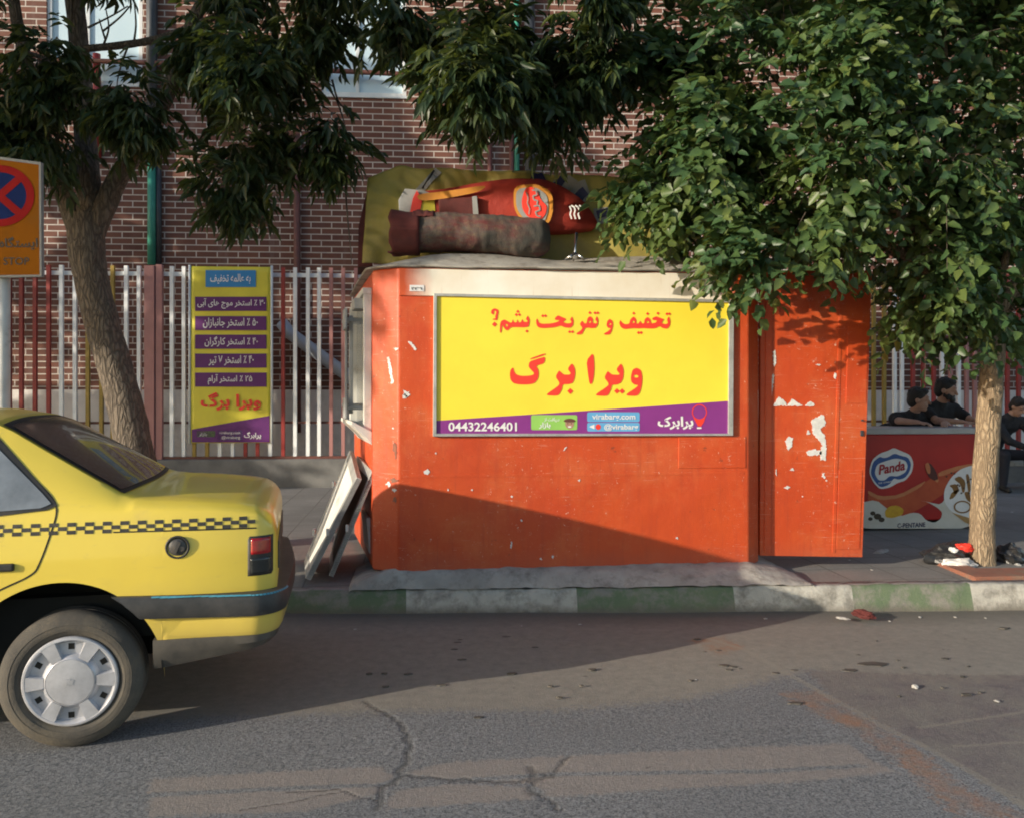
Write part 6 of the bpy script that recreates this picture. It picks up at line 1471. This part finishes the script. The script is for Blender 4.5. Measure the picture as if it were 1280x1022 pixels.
    if beard:
        b = MB()
        for x in np.linspace(-1, 1, 9): p = H(.066 * x, -.030 - .052 * (1 - x * x) ** .5, -.070 - .03 * (1 - abs(x))); b.ell(p, (.019, .022, .034), fy, 8, 6); b.ell(H(.072 * x, .005 - .062 * (1 - x * x) ** .5, -.052), (.012, .014, .026), fy, 8, 6)
        b.ell(H(0, -.066, -.098), (.034, .028, .030), fy, 10, 8); cap(b, H(-.03, -.088, -.046), H(.03, -.088, -.046), .007, .007, 8)
        bd = b.build('beard', M['hair'], T, fixn=False); fuse(bd, .008, 2)
    return T
GZ = .195
def lean(head, right=1):
    h = Vector(head); nk = h + Vector((-.02, .06, -.135)); ch = nk + Vector((-.02, .10, -.15)); pv = Vector((h.x - .06, h.y + .38, .92))
    J = dict(head=h, neck=nk, chest=ch, pelvis=pv, sho_l=nk + Vector((-.19, .03, -.07)), sho_r=nk + Vector((.17, .05, -.07)))
    return J, pv
TZ = 1.215 - GZ + .03                       # forearms on the freezer lid
hp = P(1149, 500, 9.30); loc = (hp.x, hp.y, GZ); J, pv = lean((0, 0, hp.z - GZ))
J.update(elb_l=(-.25, -.02, TZ + .03), wri_l=(-.17, -.25, TZ + .02), han_l=(-.11, -.33, TZ + .01), elb_r=(.22, .0, TZ + .03), wri_r=(.14, -.24, TZ + .02), han_r=(.08, -.32, TZ + .01),
         hip_l=pv + Vector((-.09, 0, -.03)), hip_r=pv + Vector((.09, 0, -.03)), kne_l=(pv.x - .10, pv.y - .02, .48), kne_r=(pv.x + .10, pv.y + .02, .48), ank_l=(pv.x - .11, pv.y + .06, .09), ank_r=(pv.x + .12, pv.y + .12, .09), toe_l=(pv.x - .13, pv.y - .09, .04), toe_r=(pv.x + .14, pv.y - .03, .04))
person('clean shaven man in a black shirt leaning on the freezer, looking right', loc, 0, J, (R(58), R(4)))
hp = P(1183, 488, 9.42); loc = (hp.x, hp.y, GZ); J, pv = lean((0, 0, hp.z - GZ))
J.update(elb_l=(-.19, -.12, TZ + .03), wri_l=(-.03, -.32, TZ + .02), han_l=(.05, -.38, TZ + .015), elb_r=(.23, -.10, TZ + .03), wri_r=(.16, -.34, TZ + .02), han_r=(.10, -.41, TZ + .015),
         hip_l=pv + Vector((-.09, 0, -.03)), hip_r=pv + Vector((.09, 0, -.03)), kne_l=(pv.x - .10, pv.y - .02, .48), kne_r=(pv.x + .10, pv.y + .02, .48), ank_l=(pv.x - .11, pv.y + .06, .09), ank_r=(pv.x + .12, pv.y + .12, .09), toe_l=(pv.x - .13, pv.y - .09, .04), toe_r=(pv.x + .14, pv.y - .03, .04))
person('bearded man in a black shirt leaning on the freezer beside the tree trunk', loc, 0, J, (R(50), R(8)), beard=True)
hp = P(1271, 509, 12.2); loc = (hp.x, hp.y, GZ); hz = hp.z - GZ
h = Vector((0, -.02, hz)); nk = h + Vector((-.04, .09, -.12)); ch = nk + Vector((-.06, .12, -.16)); pv = Vector((-.16, .40, .50))
J = dict(head=h, neck=nk, chest=ch, pelvis=pv, sho_l=nk + Vector((-.19, .05, -.08)), sho_r=nk + Vector((.18, .03, -.08)), elb_l=(-.20, -.12, .72), wri_l=(.0, -.26, .62), han_l=(.08, -.30, .57), elb_r=(.22, -.10, .72), wri_r=(.10, -.30, .62), han_r=(.05, -.34, .57),
         hip_l=pv + Vector((-.09, 0, 0)), hip_r=pv + Vector((.09, 0, 0)), kne_l=(-.22, -.06, .52), kne_r=(.16, -.04, .52), ank_l=(-.22, -.02, .10), ank_r=(.18, .0, .10), toe_l=(-.24, -.17, .04), toe_r=(.20, -.15, .04))
person('man in a dark suit sitting bent forward by the railings', loc, 0, J, (R(20), R(28)), suit=True)
# the low bench he sits on
T = thing('concrete_bench', 'low grey concrete bench in front of the railings under the seated man', 'bench', (hp.x - .1, hp.y + .45, GZ))
b = MB(); b.bb((-1.2, -.22, .34), (1.4, .22, .42)); b.build('seat', M['concrete'], T, bevel=.015)
for x in (-.95, 1.15): b = MB(); b.bb((x - .08, -.19, 0), (x + .08, .19, .34)); b.build('leg', M['concrete'], T, bevel=.012)

# ================================================================== TREE PIT, LITTER, SMALL THINGS
q = [G(u, v, .2) for u, v in ((1170, 704), (1218, 723), (1420, 719), (1420, 709), (1222, 712), (1186, 701))]
b = MB(); b.prism([Vector((p.x, p.y, .17)) for p in q], (0, 0, .045)); tag(b.build('tree_pit_edging', M['brickedge'], bevel=.008), 'red brick edging round the foot of the leafy tree', 'edging')
def crumple(name, label, cat, u, v, z, size, mats, seed, group=None, parts=None):
    r_ = random.Random(seed); p = G(u, v, z); T = thing(name, label, cat, tuple(p), r_.uniform(0, 3)) if parts else None
    def lump(c, s_, sd):
        b = MB(); b.ell((0, 0, 0), (1, 1, 1), None, 22, 14); vs = []
        for q in b.v:
            w_ = Vector(q); k = 1 + .35 * noise.noise(w_ * 2.2 + Vector((sd, 0, 0))) + .18 * abs(noise.noise(w_ * 6 + Vector((sd, 3, 0)))); w_ *= k
            vs.append((c[0] + w_.x * s_[0], c[1] + w_.y * s_[1], max(c[2] + w_.z * s_[2], 0)))
        b.v = vs; b.sm = [False] * len(b.sm); return b
    if not parts:
        o = lump((0, 0, size[2] * .6), size, seed).build(name, M[mats], None); o.location = p; o.rotation_euler.z = r_.uniform(0, 3); return tag(o, label, cat, group)
    for nm, c, s_, mt in parts: lump(c, s_, seed + len(nm)).build(nm, M[mt], T)
    T.rotation_euler.z = 0
    if group: T['group'] = group
    return T
crumple('rubbish_bag', 'torn black rubbish bag with red and white wrappers beside the tree trunk', 'rubbish bag', 1188, 704, .19, None, None, 3, parts=[('bag_body', (0, .02, .05), (.20, .14, .11), 'bag'), ('red_wrapper', (.09, -.05, .13), (.075, .055, .04), 'redprint'), ('white_wrapper', (-.02, -.06, .11), (.05, .04, .03), 'paper'), ('loose_paper', (-.02, -.14, .02), (.13, .07, .05), 'plaster')])
crumple('rubbish_bag', 'black bag lying against the right foot of the tree trunk', 'rubbish bag', 1262, 702, .19, (.12, .10, .09), 'bag', 9)
crumple('crumpled_sheet', 'pale crumpled sheet on the dark ground by the door leaf', 'litter', 1102, 690, .19, (.13, .04, .012), 'scraplitter', 4)
crumple('crumpled_wrapper', 'dark crumpled wrapper in the gutter below the white kerb length', 'litter', 1080, 771, .02, (.085, .05, .03), 'tarpred', 5)
crumple('paper_scrap', 'white scrap beside the dark wrapper in the gutter', 'litter', 1053, 773, .02, (.045, .02, .008), 'scraplitter', 6)
crumple('white_stone', 'white pebble lying alone on the road at the right', 'stone', 1144, 859, .0, (.022, .016, .010), 'scraplitter', 7)
k = 0
for (u, v, s_) in ((957, 773, .018), (725, 780, .015), (652, 782, .012), (1194, 771, .016), (1232, 772, .012), (1150, 771, .02), (1246, 876, .018), (1112, 776, .012), (444, 786, .014), (870, 849, .010), (1062, 700, .02), (1090, 712, .015), (1130, 697, .02), (1272, 706, .05), (1265, 640, .03)):
    z = .0 if v > 740 else .19; k += 1
    crumple('litter_scrap', 'small pale scrap of litter on the ground', 'litter', u, v, z, (s_ * .8, s_ * .5, s_ * .2), 'scraplitter', 30 + k, 'small scraps of litter')
for j, (u, v, s_) in enumerate(((1090, 830, .09), (1062, 838, .05), (1255, 785, .04), (995, 879, .04), *[(random.uniform(430, 1010), random.uniform(796, 862), random.uniform(.012, .035)) for _ in range(22)], *[(random.uniform(1060, 1275), random.uniform(795, 880), random.uniform(.010, .03)) for _ in range(10)], (740, 837, .03), (640, 842, .03), (598, 897, .03), (905, 832, .04), (700, 872, .02), (1208, 868, .03))):
    p = G(u, v, .0); r_ = random.Random(j); m_ = MB()
    m_.prism([p + Vector((s_ * r_.uniform(.6, 1.1) * math.cos(a), s_ * .55 * r_.uniform(.5, 1.1) * math.sin(a), .001)) for a in [i * .6283 for i in range(10)]], (0, 0, .006))
    tag(m_.build('dried_clod', M['dustplastic']), 'dark flat clod of dirt on the road', 'clod', 'dark clods on the road')
